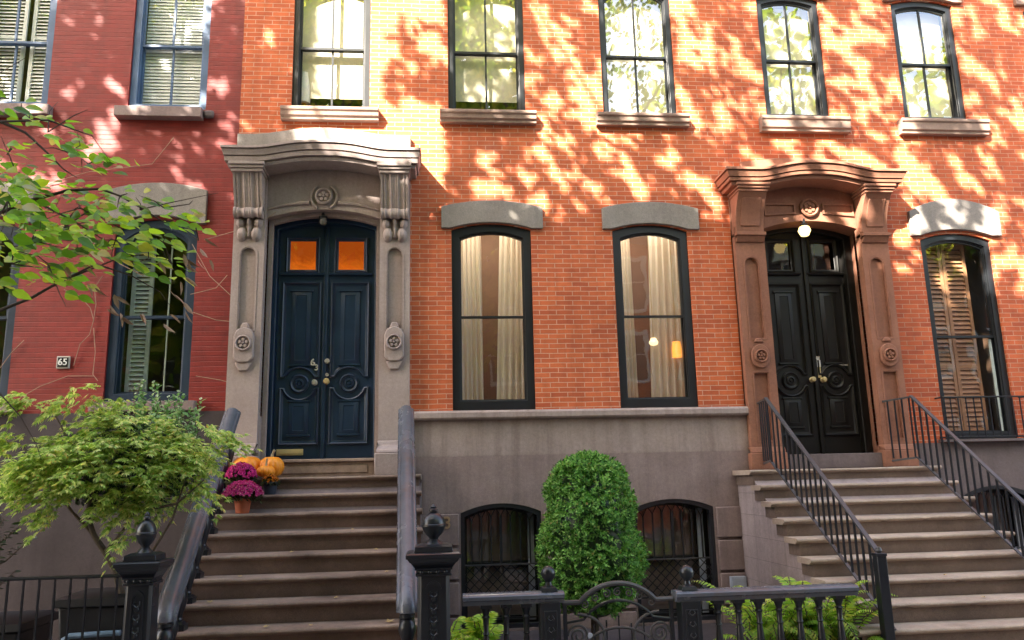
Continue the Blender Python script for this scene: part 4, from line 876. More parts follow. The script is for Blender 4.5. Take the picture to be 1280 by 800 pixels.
thin_rail(5.58, 'thin iron railing on the far right side of the right stoop', 5.44, False)

# ------------------------------------------------------------------ autumn display on the stoop
def pumpkin(x, y, z, r, h, lab, ribs=11, stem=(.03, .10), lean=(.03, 0)):
    t = thing('pumpkin', lab, 'pumpkin', (x, y, z), 'pumpkins on the stoop'); rings = []
    for i in range(15):
        a = -PI / 2 + PI * i / 14; ring = []
        for k in range(66):
            th = 2 * PI * k / 66; g_ = 1 - .085 * (1 - abs(math.sin(th * ribs / 2)) ** .6) * math.cos(a) ** .5 if abs(math.cos(a)) > 1e-6 else 1
            rr = r * (abs(math.cos(a)) ** .8) * g_; ring.append((x + rr * math.cos(th), y + rr * math.sin(th), z + h / 2 + h / 2 * math.sin(a) * (1 - .12 * (1 if a > 0 else .3) * max(0, 1 - rr / (r * .45)))))
        rings.append(ring)
    MB().loft(rings, True, True).build('rind', 'pumpkin', t)
    zt = z + h * .93; MB().tube([(x, y, zt - .02), (x + lean[0] * .2, y, zt + stem[1] * .45), (x + lean[0] * .6, y - .005, zt + stem[1] * .8), (x + lean[0], y - .01, zt + stem[1])], [stem[0] * 1.3, stem[0] * .75, stem[0] * .7, stem[0] * .85], 9).build('stem', 'pumpkin_stem', t)
L1 = 1.91 - RR
xA, zA = at(310, 573, -.50); pumpkin(xA, -.52, L1, .165, .235, 'large orange pumpkin with a curved stem behind the upper magenta flowers', 12, (.022, .10), (-.07, 0))
xA, zA = at(340, 577, -.52); pumpkin(xA, -.54, L1, .135, .225, 'orange pumpkin with a pale stem under the mail slot', 11, (.018, .08), (.03, 0))
xA, zA = at(333, 583, -.68); pumpkin(xA, -.70, L1, .098, .125, 'small squat orange pumpkin in front of the other two', 11, (.012, .08), (.012, 0))
def mum(x, y, z, w, h, pot, petals, lab, potr=.085, poth=.15, fl=340):
    t = thing('potted_chrysanthemum', lab, 'flower pot', (x, y, z), 'potted flowers on the stoop')
    MB().lathe([(potr * .75, 0), (potr, poth), (potr * 1.1, poth), (potr * 1.1, poth + .02), (potr * .9, poth + .02), (potr * .9, poth - .01)], (x, y, z), 20).build('pot', pot, t)
    c = np.array([x, y, z + poth + .01]); n = 1300
    d = rand_dirs(n); d[:, 2] = np.abs(d[:, 2]) * 1.0 - .25; r = rng.uniform(.5, 1, n)[:, None]; P = c + d * r * np.array([w, w, h]) * .94
    V1 = leaves(P, d + rand_dirs(n) * .8, rand_dirs(n), rng.uniform(.025, .05, n), rng.uniform(.014, .026, n))
    leaf_obj([V1], 'foliage', ['leaf_mum'], t)
    P, D, N = [], [], []
    for k in range(fl):
        q = rand_dirs(1)[0]; q[2] = abs(q[2]) * .95 + .12; q /= np.linalg.norm(q); p0 = c + q * np.array([w, w, h]) * rng.uniform(.93, 1.05); u = np.cross(q, [.3, .5, .8]); u /= np.linalg.norm(u); v = np.cross(q, u)
        for j in range(9):
            a = 2 * PI * j / 9 + k; dd = u * math.cos(a) + v * math.sin(a) + q * .35; P.append(p0); D.append(dd); N.append(q)
        for j in range(5):
            a = 2 * PI * j / 5 + k; dd = (u * math.cos(a) + v * math.sin(a)) * .6 + q * .8; P.append(p0); D.append(dd); N.append(q)
    P, D, N = map(np.array, (P, D, N)); n = len(P)
    leaf_obj([leaves(P, D, N, rng.uniform(.014, .023, n), rng.uniform(.008, .012, n), ((.55, .6),))], 'flowers', [petals], t)
x, z = at(301, 606, -.86); mum(x, -.86, 1.91 - 2 * RR, .15, .16, 'pot_dark', 'petal_magenta', 'dome of magenta chrysanthemums in a dark pot, the higher of two magenta ones', .09, .15)
x, z = at(338, 606, -.84); mum(x, -.84, 1.91 - 2 * RR, .075, .08, 'pot_dark', 'petal_orange', 'small dark pot of orange and yellow-green flowers in front of the pumpkins', .075, .11, 60)
x, z = at(303, 638, -1.10); mum(x, -1.10, 1.91 - 3 * RR, .185, .15, 'terracotta', 'petal_magenta_b', 'broad magenta chrysanthemum in a terracotta pot on the third step', .085, .15, 420)
# fallen leaves on the treads
def fallen(x, y, z, s, a, lab):
    P, D, N = [], [], []
    for j in range(5): an = a + (j - 2) * .62; P.append((x, y, z)); D.append((math.cos(an), math.sin(an), .15 + .22 * (j % 2))); N.append((0, 0, 1))
    V, F = leaves(np.array(P, float), np.array(D, float), np.array(N, float), np.array([s * .75, s * .95, s * 1.15, s * .95, s * .75]), np.full(5, s * .5)); o = MB(); o.v = V.tolist(); o.f = F; o.mi = [0] * len(F)
    single(o, 'fallen_leaf', 'leaf_fallen', lab, 'leaf', (x, y, z), 'fallen leaves on the steps', smooth=False, recalc=False)
for px, py, i, s, a, lab in ((486, 777, 8, .065, 1.2, 'large pale fallen leaf on the step beside the newel post'), (418, 748, 7, .04, .3, 'small pale leaf near the middle of the left stoop, seventh step'), (262, 747, 7, .045, 2.0, 'small tan leaf at the left end of the left stoop, seventh step'),
        (482, 718, 6, .035, .6, 'small pale leaf at the right end of the sixth step'), (471, 690, 5, .04, 2.6, 'curled pale leaf at the right of the fifth step'), (363, 690, 5, .035, .9, 'small leaf in the middle of the fifth step'), (388, 780, 8, .03, 1.7, 'tiny leaf on the eighth step, left of the large pale one'), (300, 719, 6, .035, 2.2, 'small tan leaf at the left end of the sixth step'), (330, 784, 8, .045, .8, 'tan leaf left of centre on the eighth step'), (440, 663, 4, .03, 1.1, 'tiny leaf on the fourth step of the left stoop')):
    Y = -(.45 + TT * i) + .05; x, z = at(px, py, Y); fallen(x, Y + .02, 1.91 - RR * i + .006, s, a, lab)
for px, i, s, lab in ((1180, 7, .035, 'small pale leaf on the right stoop, seventh step'), (1228, 8, .04, 'pale leaf on the right stoop at the right edge')):
    Y = -(S2D0 + S2T * (i - 1)) + .08; x, z = at(px, 720, Y); fallen(x, Y, S2Z - S2R * (i - 1) + .006, s, px, lab)
# ------------------------------------------------------------------ planting
def A(px, py, Y): x, z = at(px, py, Y); return np.array([x, Y, z])
def jit(n, s): return rng.normal(size=(n, 3)) * s
# boxwood topiary
x0, z0 = at(740, 745, -1.5); bx = x0; by = -1.5
t = thing('boxwood_topiary', 'clipped rounded column of bright green boxwood between the two basement windows', 'topiary', (bx, by, 0))
MB().tube([(bx, by, -.01), (bx + .02, by, .25), (bx, by, .8)], [.05, .04, .03], 8).build('trunk', 'bark', t)
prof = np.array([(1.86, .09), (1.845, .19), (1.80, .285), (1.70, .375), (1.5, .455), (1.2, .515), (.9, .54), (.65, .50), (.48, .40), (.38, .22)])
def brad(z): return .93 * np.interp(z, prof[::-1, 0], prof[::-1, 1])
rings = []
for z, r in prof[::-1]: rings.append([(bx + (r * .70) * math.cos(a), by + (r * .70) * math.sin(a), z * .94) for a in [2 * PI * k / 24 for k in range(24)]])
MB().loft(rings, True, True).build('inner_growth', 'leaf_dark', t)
P, D, N = [], [], []
lumps = [(random.uniform(.1, 1.8), random.uniform(0, 2 * PI), random.uniform(-.075, .045), random.uniform(.09, .2)) for _ in range(170)]
for k in range(2600):
    z = .38 + random.uniform(.0, 1.0) ** .9 * 1.48 if k > 300 else random.uniform(1.7, 1.87); th = random.uniform(0, 2 * PI); r = brad(z) * (random.random() ** .5 if z > 1.78 else 1)
    bump_ = 0
    for (lz, lt, la, lr) in lumps:
        da = abs((th - lt + PI) % (2 * PI) - PI) * .5; d2 = ((z - lz) ** 2 + da * da) / (lr * lr)
        if d2 < 1: bump_ += la * (1 - d2)
    r = r * random.uniform(.93, 1.0) + bump_ * .8; slope = np.array([math.cos(th), math.sin(th), .25 + max(0, z - 1.45) * 2.2]); slope /= np.linalg.norm(slope)
    c = np.array([bx + r * math.cos(th), by + r * math.sin(th), z]); ax = slope + rng.normal(size=3) * .5; ax /= np.linalg.norm(ax); s1 = np.cross(ax, rng.normal(size=3)); s1 /= np.linalg.norm(s1); s2 = np.cross(ax, s1)
    for j in range(13):
        a = j * 2.4; u = s1 * math.cos(a) + s2 * math.sin(a); P.append(c + ax * (.006 * j - .03)); D.append(u + ax * (.25 + .07 * j)); N.append(ax - u * .3)
P, D, N = map(np.array, (P, D, N)); n = len(P)
leaf_obj([leaves(P, D, N, rng.uniform(.028, .046, n), rng.uniform(.015, .023, n), fold=.15)], 'foliage', ['leaf_boxwood'], t)

# feathery maple
mc = A(148, 578, -2.55); base = A(150, 800, -2.5); base[2] = -.01
t = thing('maple_shrub', 'feathery pale green maple with thin twisted trunk growing over the left stair rail', 'shrub', tuple(base))
tr = [base, A(152, 745, -2.5), A(145, 715, -2.52), A(131, 690, -2.5), A(117, 668, -2.52), A(108, 640, -2.55), A(118, 610, -2.55)]
MB().tube(tr, [.034, .030, .028, .026, .022, .018, .012], 9).build('trunk', 'bark', t)
limbs = [[A(131, 690, -2.5), A(150, 668, -2.6), A(168, 640, -2.65), A(190, 600, -2.6)], [A(117, 668, -2.52), A(90, 640, -2.5), A(62, 600, -2.5), A(30, 560, -2.55)], [A(145, 715, -2.52), A(190, 690, -2.7), A(215, 650, -2.75), A(235, 590, -2.7)], [A(118, 610, -2.55), A(150, 570, -2.4), A(200, 540, -2.4)], [A(118, 610, -2.55), A(90, 560, -2.6), A(70, 520, -2.6)], [A(168, 640, -2.65), A(220, 630, -2.8), A(255, 600, -2.8)]]
m = MB()
for l in limbs: m.tube(l, [.016 - .011 * k / (len(l) - 1) for k in range(len(l))], 7)
m.build('limb', 'bark', t)
def lace(centers, outs, name, parent, mats, per=(7, 11), leafl=(.045, .08)):
    P, D, N, Lh, W = [], [], [], [], []
    for c, o in zip(centers, outs):
        o = o / np.linalg.norm(o); k = random.randint(*per); ln = random.uniform(.10, .22); sd = np.cross(o, [0, 0, 1.0]); sd /= np.linalg.norm(sd) + 1e-9
        for j in range(k):
            u = j / k; p = c + o * ln * u + np.array([0, 0, -.10 * u * u]) + sd * (1 if j % 2 else -1) * random.uniform(.0, .05) * (1 - u * .5) + rng.normal(size=3) * .012
            d0 = o * .8 + sd * (1 if j % 2 else -1) * .7 + np.array([0, 0, -.35]); d0 /= np.linalg.norm(d0); up_ = np.array([0, 0, 1.0]) + rng.normal(size=3) * .25; s_ = np.cross(d0, up_); s_ /= np.linalg.norm(s_)
            for q in range(7):
                an = (q - 3) * .42 + random.uniform(-.08, .08); P.append(p); D.append(d0 * math.cos(an) + s_ * math.sin(an) + np.array([0, 0, -.12])); N.append(up_); Lh.append(random.uniform(*leafl) * (1 - .12 * abs(q - 3))); W.append(random.uniform(.010, .016))
    V = leaves(np.array(P), np.array(D), np.array(N), np.array(Lh), np.array(W), ((.5, .6),), .2, .15); return leaf_obj([V], name, mats, parent)
cs, os_ = [], []
while len(cs) < 520:
    q = rng.uniform(-1, 1, 3)
    if np.dot(q, q) > 1 or np.dot(q, q) < .12: continue
    lay = round((q[2] + 1) * 4.5) / 4.5 - 1; q[2] = .6 * lay + .4 * q[2]
    w = .86 * (1.0 if q[2] < .5 else .85)
    if (q[2] < -.55 and q[0] < -.2) or (q[0] > .45 and q[2] < -.25) or (q[0] > .72 and q[2] < .15): continue
    c = mc + np.array([q[0] * w + .02, q[1] * .42, q[2] * .45 - .22 * q[0] ** 2 * (q[2] > 0)]); cs.append(c); os_.append(np.array([q[0], q[1] - .45, .12 + q[2] * .15]) + rng.normal(size=3) * .3)
for px, py in ((268, 545), (275, 552), (258, 540), (282, 548), (245, 600), (250, 615), (25, 498), (45, 500), (12, 505), (70, 495), (95, 490), (120, 488), (140, 495), (10, 545), (25, 548), (160, 668), (60, 560), (30, 600), (45, 620), (70, 640), (60, 640)):
    for k in range(4): cs.append(A(px, py, -2.7) + jit(1, .045)[0]); os_.append(np.array([(px - 150) / 90, -.4, -.1]) + rng.normal(size=3) * .4)
lace(cs, os_, 'foliage', t, ['leaf_maple'])
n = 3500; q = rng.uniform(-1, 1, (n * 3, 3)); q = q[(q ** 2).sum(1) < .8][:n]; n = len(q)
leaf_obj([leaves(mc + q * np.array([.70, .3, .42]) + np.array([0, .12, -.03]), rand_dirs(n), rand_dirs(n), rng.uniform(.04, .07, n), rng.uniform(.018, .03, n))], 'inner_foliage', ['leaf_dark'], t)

# glossy pale shrub behind the maple
ec = A(195, 545, -1.7); t = thing('euonymus_shrub', 'glossy green shrub with upright shoots under the left parlour window, behind the maple', 'shrub', (ec[0], ec[1], -.01))
P, D, N = [], [], []; st = MB()
for k in range(95):
    top = A(random.choice([195, 198, 215, 232, 185, 170, 225, 205, 150, 160]) + random.uniform(-22, 22), random.uniform(492, 560) if k > 8 else random.uniform(474, 500), -1.7 + random.uniform(-.25, .25)); b = top + np.array([random.uniform(-.1, .1), random.uniform(-.05, .15), -random.uniform(.35, .6)])
    st.tube([b, (b + top) / 2 + jit(1, .02)[0], top], [.006, .005, .002], 5)
    for j in range(26):
        u = j / 26; p = b * (1 - u) + top * u; a = j * 1.57 + (j % 2) * .3; dd = np.array([math.cos(a), math.sin(a), .55]); P.append(p); D.append(dd); N.append(np.array([0, -.2, 1.0]) + rng.normal(size=3) * .3)
st.build('stem', 'bark', t); P, D, N = map(np.array, (P, D, N)); n = len(P)
leaf_obj([leaves(P, D, N, rng.uniform(.042, .072, n), rng.uniform(.026, .04, n), ((.3, .42), (.65, .42)))], 'foliage', ['leaf_euonymus'], t)
# dark shrub at the left edge
dc = A(8, 640, -2.35); t = thing('evergreen_shrub', 'dark evergreen shrub cut by the left edge, above the thin fence', 'shrub', (dc[0] - .1, dc[1], -.01)); P, D, N = [], [], []; st = MB()
for k in range(46):
    tip = A(random.uniform(-70, 46), random.uniform(585, 712), -2.35 + random.uniform(-.2, .2)); b = np.array([dc[0] - .2, dc[1], tip[2] - .3]); st.tube([b, (b + tip) / 2 + jit(1, .03)[0], tip], [.007, .006, .003], 5)
    for j in range(18):
        u = .3 + .7 * j / 18; a = j * 2.2; P.append(b * (1 - u) + tip * u); D.append(np.array([math.cos(a), math.sin(a), -.1])); N.append(np.array([0, -.3, 1.0]) + rng.normal(size=3) * .4)
st.tube([(dc[0] - .2, dc[1], -.01), (dc[0] - .2, dc[1], 1.9)], .02, 7); st.build('stem', 'bark', t); P, D, N = map(np.array, (P, D, N)); n = len(P)
leaf_obj([leaves(P, D, N, rng.uniform(.05, .085, n), rng.uniform(.024, .036, n), ((.3, .42), (.65, .42)))], 'foliage', ['leaf_dark'], t)

# ferns
def fern(c, n, ln, lab, cat, name, mat, tall=.6, spread=1.0, fr=None):
    t = thing(name, lab, cat, (c[0], c[1], -.01)); P, D, N, Lh, W = [], [], [], [], []; st = MB()
    for k in range(n):
        a = random.uniform(0, 2 * PI); o = np.array([math.cos(a) * spread, math.sin(a) * .75, 0]); L_ = ln * random.uniform(.6, 1.05); h = tall * random.uniform(.75, 1.2); b = c + np.array([random.uniform(-.12, .12) * spread * 2, random.uniform(-.08, .08), 0]); pts = []
        for j in range(24): u = j / 23; pts.append(b + o * L_ * u ** 1.15 + np.array([0, 0, h * (1.75 * u - 1.25 * u * u * (1 + .25 * math.sin(k)))]))
        st.tube(pts[::4] + [pts[-1]], .004, 5)
        for j in range(4, 24):
            d = pts[min(j + 1, 23)] - pts[j - 1]; d /= np.linalg.norm(d); s = np.cross(d, [0, 0, 1.0]); s /= np.linalg.norm(s) + 1e-9; w = math.sin(PI * (j - 2) / 22) ** .7
            for sg in (-1, 1): P.append(pts[j]); D.append(s * sg + d * .45 + np.array([0, 0, -.2])); N.append(np.cross(s, d) + rng.normal(size=3) * .15); Lh.append(.095 * w * random.uniform(.85, 1.1)); W.append(.022 * w)
    st.build('stem', 'bark', t); leaf_obj([leaves(np.array(P), np.array(D), np.array(N), np.array(Lh), np.array(W), ((.25, .5), (.6, .4)), .15, .2)], 'foliage', [mat], t)
c = A(985, 800, -2.45); c[2] = -.01; fern(c, 95, .56, 'bright green fern clump behind the long baluster fence', 'fern', 'fern_clump', 'leaf_fern', .78, 1.15)
c = A(1035, 800, -2.5); c[2] = -.01; fern(c, 60, .48, 'bright green fern spilling out beside the square rail post', 'fern', 'fern_clump', 'leaf_fern', .80)
c = A(582, 830, -2.45); c[2] = -.01; fern(c, 60, .28, 'small yellow-green bush between the newel and the short fence', 'bush', 'small_bush', 'leaf_fern', .62, .9)

# bare vine stems on the painted brick
t = thing('bare_vine', 'tan leafless vine stems straggling over the red-painted brick', 'vine', (at(100, 500)[0], -.02, 2.5))
vl = [[(92, 457), (100, 430), (112, 418), (117, 400), (113, 385), (100, 370), (80, 362)], [(117, 410), (119, 440), (116, 468), (122, 476)], [(20, 500), (50, 483), (85, 470), (117, 470)], [(117, 400), (120, 380), (118, 360), (128, 345)], [(0, 460), (15, 440), (30, 425)], [(245, 470), (275, 475), (295, 480)], [(255, 300), (290, 290), (330, 276), (345, 265)], [(240, 305), (262, 345), (300, 380)], [(238, 368), (270, 360), (284, 344)], [(60, 230), (110, 215), (190, 205), (217, 172)], [(100, 290), (150, 330), (180, 345)], [(240, 390), (270, 400), (290, 402)]]
for k, v in enumerate(vl):
    P = [A(px, py, -.02 - .02 * (i % 2) - (.06 if px > 230 else 0)) for i, (px, py) in enumerate(v)]; MB().tube(P, .0045, 5).build('stem', 'vine_stem', t)

# foreground branch of a young street tree whose trunk stands left of the frame
YB = -4.2; tb = A(-330, 500, YB); tb[2] = 0
t = thing('linden_tree', 'leafy green branches reaching in from the left over the red-painted house', 'tree', tuple(tb))
MB().tube([tb, tb + np.array([.05, 0, 1.4]), tb + np.array([-.02, .1, 2.6]), tb + np.array([.05, 0, 4.2]), tb + np.array([.1, -.1, 6.0])], [.10, .085, .07, .055, .03], 10).build('trunk', 'bark', t)
bz = lambda z: tb + np.array([.03, .03, z])
br = [[bz(2.0), A(-120, 440, YB), A(0, 388, YB), A(40, 372, YB), A(75, 352, YB + .1), A(110, 338, YB + .1), A(150, 322, YB), A(180, 318, YB)],
      [bz(3.4), A(-100, 190, YB), A(0, 152, YB - .2), A(32, 166, YB - .2), A(58, 190, YB - .2), A(80, 212, YB - .1), A(96, 222, YB - .1)],
      [bz(2.6), A(-60, 290, YB), A(40, 250, YB), A(85, 238, YB), A(125, 236, YB), A(150, 245, YB), A(180, 262, YB), A(205, 278, YB), A(235, 270, YB)],
      [A(75, 352, YB + .1), A(120, 330, YB - .1), A(165, 345, YB - .1), A(200, 365, YB), A(215, 385, YB)],
      [bz(1.6), A(-80, 480, YB), A(0, 492, YB), A(25, 520, YB), A(45, 555, YB), A(52, 575, YB)], [A(40, 250, YB), A(90, 275, YB - .1), A(130, 300, YB), A(180, 300, YB + .1)], [A(0, 152, YB - .2), A(60, 150, YB - .3), A(115, 170, YB - .2), A(140, 205, YB - .2)], [A(-30, 300, YB), A(30, 310, YB), A(70, 290, YB), A(110, 280, YB)]]
for i, b in enumerate(br): r0 = .015 if i < 3 else .008; MB().tube(b, [r0 * (1 - .85 * k / (len(b) - 1)) for k in range(len(b))], 7).build('branch', 'twig', t)
P, D, N, Lh = [], [], [], []
TW = MB()
def blob(px, py, n, sx, sy, L_=(.070, .125), up_=.9):
    c0 = A(px, py, YB)
    for _ in range(min(4, 1 + n // 9)):
        q1 = A(px + random.gauss(0, sx * 1.3), py + random.gauss(0, sy * 1.3), YB + random.gauss(0, .15)); TW.tube([c0, (c0 + q1) / 2 + jit(1, .03)[0], q1], [.005, .0035, .0015], 5)
    for _ in range(n):
        p = A(px + random.gauss(0, sx), py + random.gauss(0, sy), YB + random.gauss(0, .22)); a = random.uniform(-1.2, 1.2); P.append(p); D.append(np.array([math.cos(a), math.sin(a) * .8 - .2, random.uniform(-.45, .1)])); N.append(np.array([0, -.75, up_ * .8]) + rng.normal(size=3) * .42); Lh.append(random.uniform(*L_))
for px, py, n, sx, sy in ((28, 140, 12, 14, 12), (60, 165, 16, 22, 12), (85, 190, 16, 20, 10), (110, 205, 14, 20, 10), (130, 200, 6, 12, 8), (15, 185, 8, 14, 8), (10, 250, 60, 24, 26), (45, 262, 62, 28, 22), (40, 300, 60, 30, 22), (20, 215, 26, 22, 12), (95, 300, 30, 26, 14), (80, 285, 26, 22, 16), (100, 260, 20, 20, 12), (15, 330, 30, 20, 22), (60, 330, 18, 26, 14), (150, 245, 14, 22, 8), (175, 262, 20, 24, 10), (205, 260, 12, 16, 10), (225, 275, 9, 16, 8), (150, 285, 22, 22, 12), (185, 300, 24, 22, 12), (165, 325, 14, 18, 12), (215, 330, 12, 12, 14), (100, 355, 12, 24, 8), (245, 285, 4, 8, 5), (130, 310, 14, 20, 10), (-30, 250, 60, 25, 70), (-70, 300, 60, 30, 90), (-60, 160, 30, 30, 30)): blob(px, py, n, sx, sy)
P, D, N, Lh = map(np.array, (P, D, N, Lh)); n = len(P)
s1 = leaves(P, D, N, Lh, Lh * rng.uniform(.55, .72, n), ((.15, .36), (.4, .5), (.72, .32)), .14, .18)
leaf_obj([s1, (np.array([tuple(q) for q in TW.v]), TW.f)], 'foliage', ['leaf_branch', 'twig'], t)
P, D, N = [], [], []
for px, py in ((120, 355), (150, 372), (175, 390), (205, 400), (218, 345), (195, 330), (235, 330), (262, 330), (255, 300), (60, 305), (90, 335), (230, 318), (215, 372), (225, 385), (140, 385), (155, 398)):
    for _ in range(2): P.append(A(px + random.gauss(0, 6), py + random.gauss(0, 6), YB)); D.append(np.array([random.uniform(.2, 1), -.1, random.uniform(-1.1, -.4)])); N.append(rng.normal(size=3))
P, D, N = map(np.array, (P, D, N)); n = len(P); leaf_obj([leaves(P, D, N, rng.uniform(.09, .13, n), rng.uniform(.02, .035, n), ((.2, .4), (.6, .45)), .3, .2)], 'dry_leaves', ['vine_stem'], t)

# ------------------------------------------------------------------ sun, sky, and the tall street trees behind the camera that shade the facade
EL, AZ = R_(38), R_(40); SUN = np.array([-math.sin(AZ) * math.cos(EL), -math.cos(AZ) * math.cos(EL), math.sin(EL)])
def lowlim(X): return 5.12 if X < -.35 else 5.0 if X < 3.4 else max(3.9, 5.0 - (X - 3.4) * .32)
def coverp(X, Z):
    if Z < lowlim(X) + .12 * math.sin(X * 3.1): return 1.0
    if X < -2.5: return .84 if not (-4.9 < X < -3.8 and Z < 6.6) else .58
    if X < -1.75: return .82
    if X < .15: return .5 if (X > -.62 and 6.35 < Z < 7.5) else .0
    if X < 1.25: return .54 if Z < 6.1 else .60
    if X < 2.15: return .26 if Z < 6.9 else .46
    return .40
gx = np.arange(-6.5, 10.5, .075); gz_ = np.arange(3.7, 9.2, .075); cells = []
for X in gx:
    for Z in gz_:
        u, v = (X + Z) * .7, (X - Z) * .7
        
        if X < -2.2: nv = noise.fractal(Vector((X * 3.2, Z * 3.2, 5.7)), .8, 2.0, 4) + .55 * noise.noise(Vector((X * 8.5, Z * 8.5, 9.1)))
        else: nv = noise.fractal(Vector((u * 4.3, v * 2.7, 1.7)), .75, 2.0, 5) + .75 * noise.noise(Vector((X * 10.5, Z * 10.5, 9.1)))
        cells.append((X, Z, nv))
rk = np.argsort(np.argsort([c[2] for c in cells])) / len(cells)
LP, LN, LL = [], [], []
for (X, Z, nv), r in zip(cells, rk):
    if r < coverp(X, Z):
        for _ in range(3):
            tt = random.uniform(8.5, 12.5); LP.append(np.array([X + random.gauss(0, .03), 0, Z + random.gauss(0, .03)]) + SUN * tt); LL.append(random.uniform(.085, .13))
nup = len(LP)
for X in np.arange(-9, 14, .2):
    for Z in np.arange(-7, 4.9, .2):
        if Z > lowlim(X) - .25: continue
        for _ in range(4):
            tt = random.uniform(18, 25.5); LP.append(np.array([X + random.gauss(0, .08), 0, Z + random.gauss(0, .08)]) + SUN * tt); LL.append(random.uniform(.30, .42))
LP = np.array(LP); LL = np.array(LL); n = len(LP); NN = SUN + rng.normal(size=(n, 3)) * .32; DD = rand_dirs(n); DD -= NN * (DD * NN).sum(1, keepdims=True) / (NN * NN).sum(1, keepdims=True); LP = LP - DD / np.linalg.norm(DD, axis=1, keepdims=True) * LL[:, None] * .5
trunks = [(-19.0, 'tall street tree on the far kerb, farthest left'), (-13.5, 'tall street tree on the far kerb, left of the stoop'), (-8.0, 'tall street tree on the far kerb, opposite the red-painted house'), (-2.5, 'tall street tree on the far kerb, opposite the navy doors'), (3.0, 'tall street tree on the far kerb, opposite the black doors')]
own = np.argmin(np.abs(LP[:, :1] - np.array([[x for x, _ in trunks]])), axis=1)
for i, (tx, lab) in enumerate(trunks):
    idx = np.where(own == i)[0]
    if len(idx) < 20: continue
    t = thing('street_tree', lab, 'tree', (tx, -13.9, 0), 'street trees on the far kerb')
    MB().tube([(tx, -13.9, -.1), (tx + .05, -13.9, 2), (tx - .1, -13.8, 5), (tx, -13.6, 8), (tx + .1, -13.3, 11)], [.30, .24, .21, .16, .08], 12).build('trunk', 'bark', t)
    for k in range(11):
        q = LP[random.choice(idx)]; s = np.array([tx, -13.7, random.uniform(4.5, 8.5)]); mid = s * .5 + q * .5 + np.array([0, 0, .5]); MB().tube([s, mid, q], [.10, .055, .012], 7).build('limb', 'bark', t)
    leaf_obj([leaves(LP[idx], DD[idx], NN[idx], LL[idx], LL[idx] * .78, ((.2, .4), (.55, .5)), .1)], 'crown', ['leaf_street'], t)

for tx, tz, lab in ((10.5, 13.5, 'tall street tree on the far kerb, right of the black doors'), (17.5, 12.0, 'tall street tree on the far kerb, farthest right')):
    n = 2600; q = rand_dirs(n) * (rng.uniform(.25, 1, n) ** .5)[:, None]; P = np.array([tx, -14.6, tz]) + q * np.array([3.6, 2.6, 4.4]) + jit(n, .2); t = thing('street_tree', lab, 'tree', (tx, -13.9, 0), 'street trees on the far kerb')
    MB().tube([(tx, -13.9, -.1), (tx + .05, -13.9, 2), (tx - .1, -14.0, 5), (tx, -14.3, 8), (tx + .1, -14.5, 12)], [.30, .24, .21, .16, .07], 12).build('trunk', 'bark', t)
    for k in range(9): s = np.array([tx, -14.1, random.uniform(5, 8.5)]); m_ = P[random.randrange(n)]; MB().tube([s, s * .5 + m_ * .5 + np.array([0, 0, .4]), m_], [.10, .055, .012], 7).build('limb', 'bark', t)
    L_ = rng.uniform(.22, .36, n); leaf_obj([leaves(P, rand_dirs(n), SUN + rng.normal(size=(n, 3)) * .6, L_, L_ * .75, ((.2, .4), (.55, .5)), .1)], 'crown', ['leaf_street'], t)

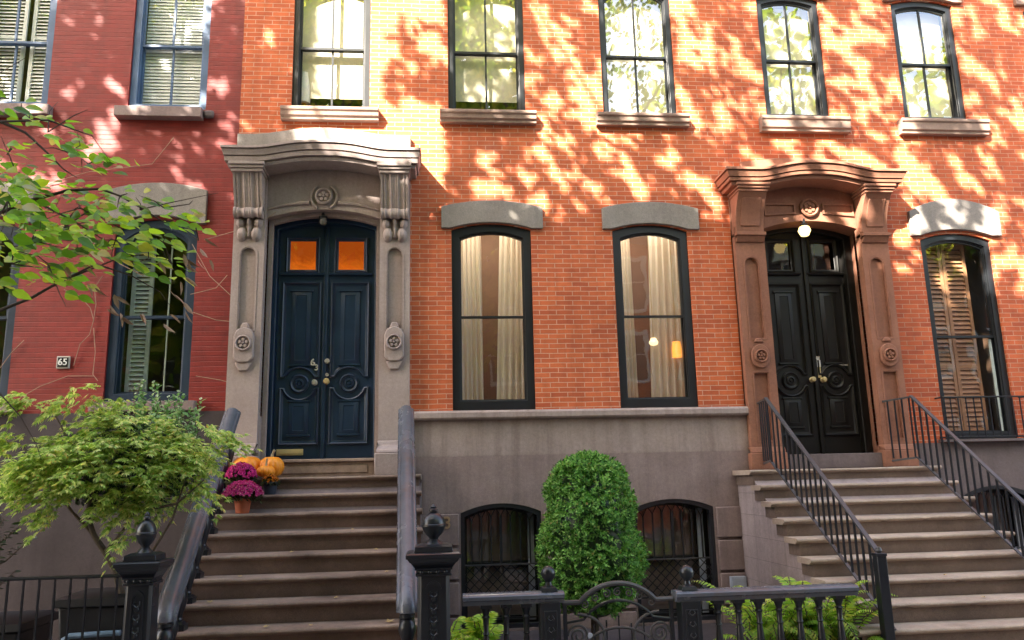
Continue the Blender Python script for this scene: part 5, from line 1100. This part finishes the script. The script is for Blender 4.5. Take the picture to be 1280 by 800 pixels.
# row houses across the street (seen in the window reflections)
for i, (xa, xb, mat, lab) in enumerate(((-16, -9.6, 'brick_orange_b', 'brick row house across the street, left'), (-9.5, -3.1, 'stucco', 'pale row house across the street facing the red-painted house'), (-3, 3.4, 'brick_far', 'brick row house across the street facing the navy doors'), (3.5, 9.9, 'brick_orange_b', 'brick row house across the street facing the black doors'), (10, 16.4, 'stucco', 'pale row house across the street, right'), (16.5, 23, 'brick_far', 'brick row house across the street, second from the right end'), (23.1, 31, 'brick_orange_b', 'brick row house across the street, at the right end'), (-24, -16.1, 'brick_far', 'brick row house across the street, at the left end'))):
    o = thing('far_row_house', lab, 'house', ((xa + xb) / 2, -17, 0), 'row houses across the street'); m = MB(); Hh = 9.6 + .5 * (i % 2)
    m.box(xa, xb, -26, -17, -.2, Hh); m.build('wall', mat, o, smooth=False); MB().box(xa, xb, -17, -16.6, Hh - .3, Hh + .3).build('roof_cornice', 'white_trim', o)
    for k in range(3):
        for z in (1.6, 4.8, 7.4):
            x = xa + 1.1 + k * 2.1; w = MB().ring([(x - .6, z), (x + .6, z), (x + .6, z + 1.9), (x - .6, z + 1.9)], [(x - .5, z + .12), (x + .5, z + .12), (x + .5, z + 1.78), (x - .5, z + 1.78)], -17.0, -16.92); w.box(x - .5, x + .5, -17, -16.95, z + .92, z + .98); w = w.build('window', 'white_trim', o); MB().box(x - .5, x + .5, -17, -16.98, z + .12, z + 1.78).build('pane', 'plaque_black', w)

W_ = bpy.data.worlds.new('World'); bpy.context.scene.world = W_; W_.use_nodes = True; nt = W_.node_tree; bg = nt.nodes['Background']; sky = nt.nodes.new('ShaderNodeTexSky'); sky.sky_type = 'NISHITA'; sky.sun_disc = False
sky.sun_elevation = EL; sky.sun_rotation = math.atan2(SUN[0], SUN[1]); sky.air_density = 1.0; sky.dust_density = 2.5; sky.ozone_density = .6
mx = nt.nodes.new('ShaderNodeMix'); mx.data_type = 'RGBA'; mx.blend_type = 'MULTIPLY'; mx.inputs[0].default_value = 1; nt.links.new(sky.outputs[0], mx.inputs[6]); mx.inputs[7].default_value = (*SKY_TINT, 1)
nt.links.new(mx.outputs[2], bg.inputs[0]); bg.inputs[1].default_value = SKY
sd = bpy.data.lights.new('sun', 'SUN'); sd.energy = SUNP; sd.angle = R_(.45); sd.color = (1.0, .91, .78); so = bpy.data.objects.new('sun', sd); C.objects.link(so); so.location = (-20, -24, 25)
so.rotation_euler = Vector(-SUN).to_track_quat('-Z', 'Y').to_euler()
sc = bpy.context.scene; sc.view_settings.view_transform = 'Standard'; sc.view_settings.look = 'None'; sc.view_settings.exposure = 0; sc.view_settings.gamma = 1
sc.render.engine = 'CYCLES'; sc.cycles.max_bounces = 8; sc.cycles.transparent_max_bounces = 16; sc.cycles.diffuse_bounces = 4; sc.cycles.sample_clamp_indirect = 6
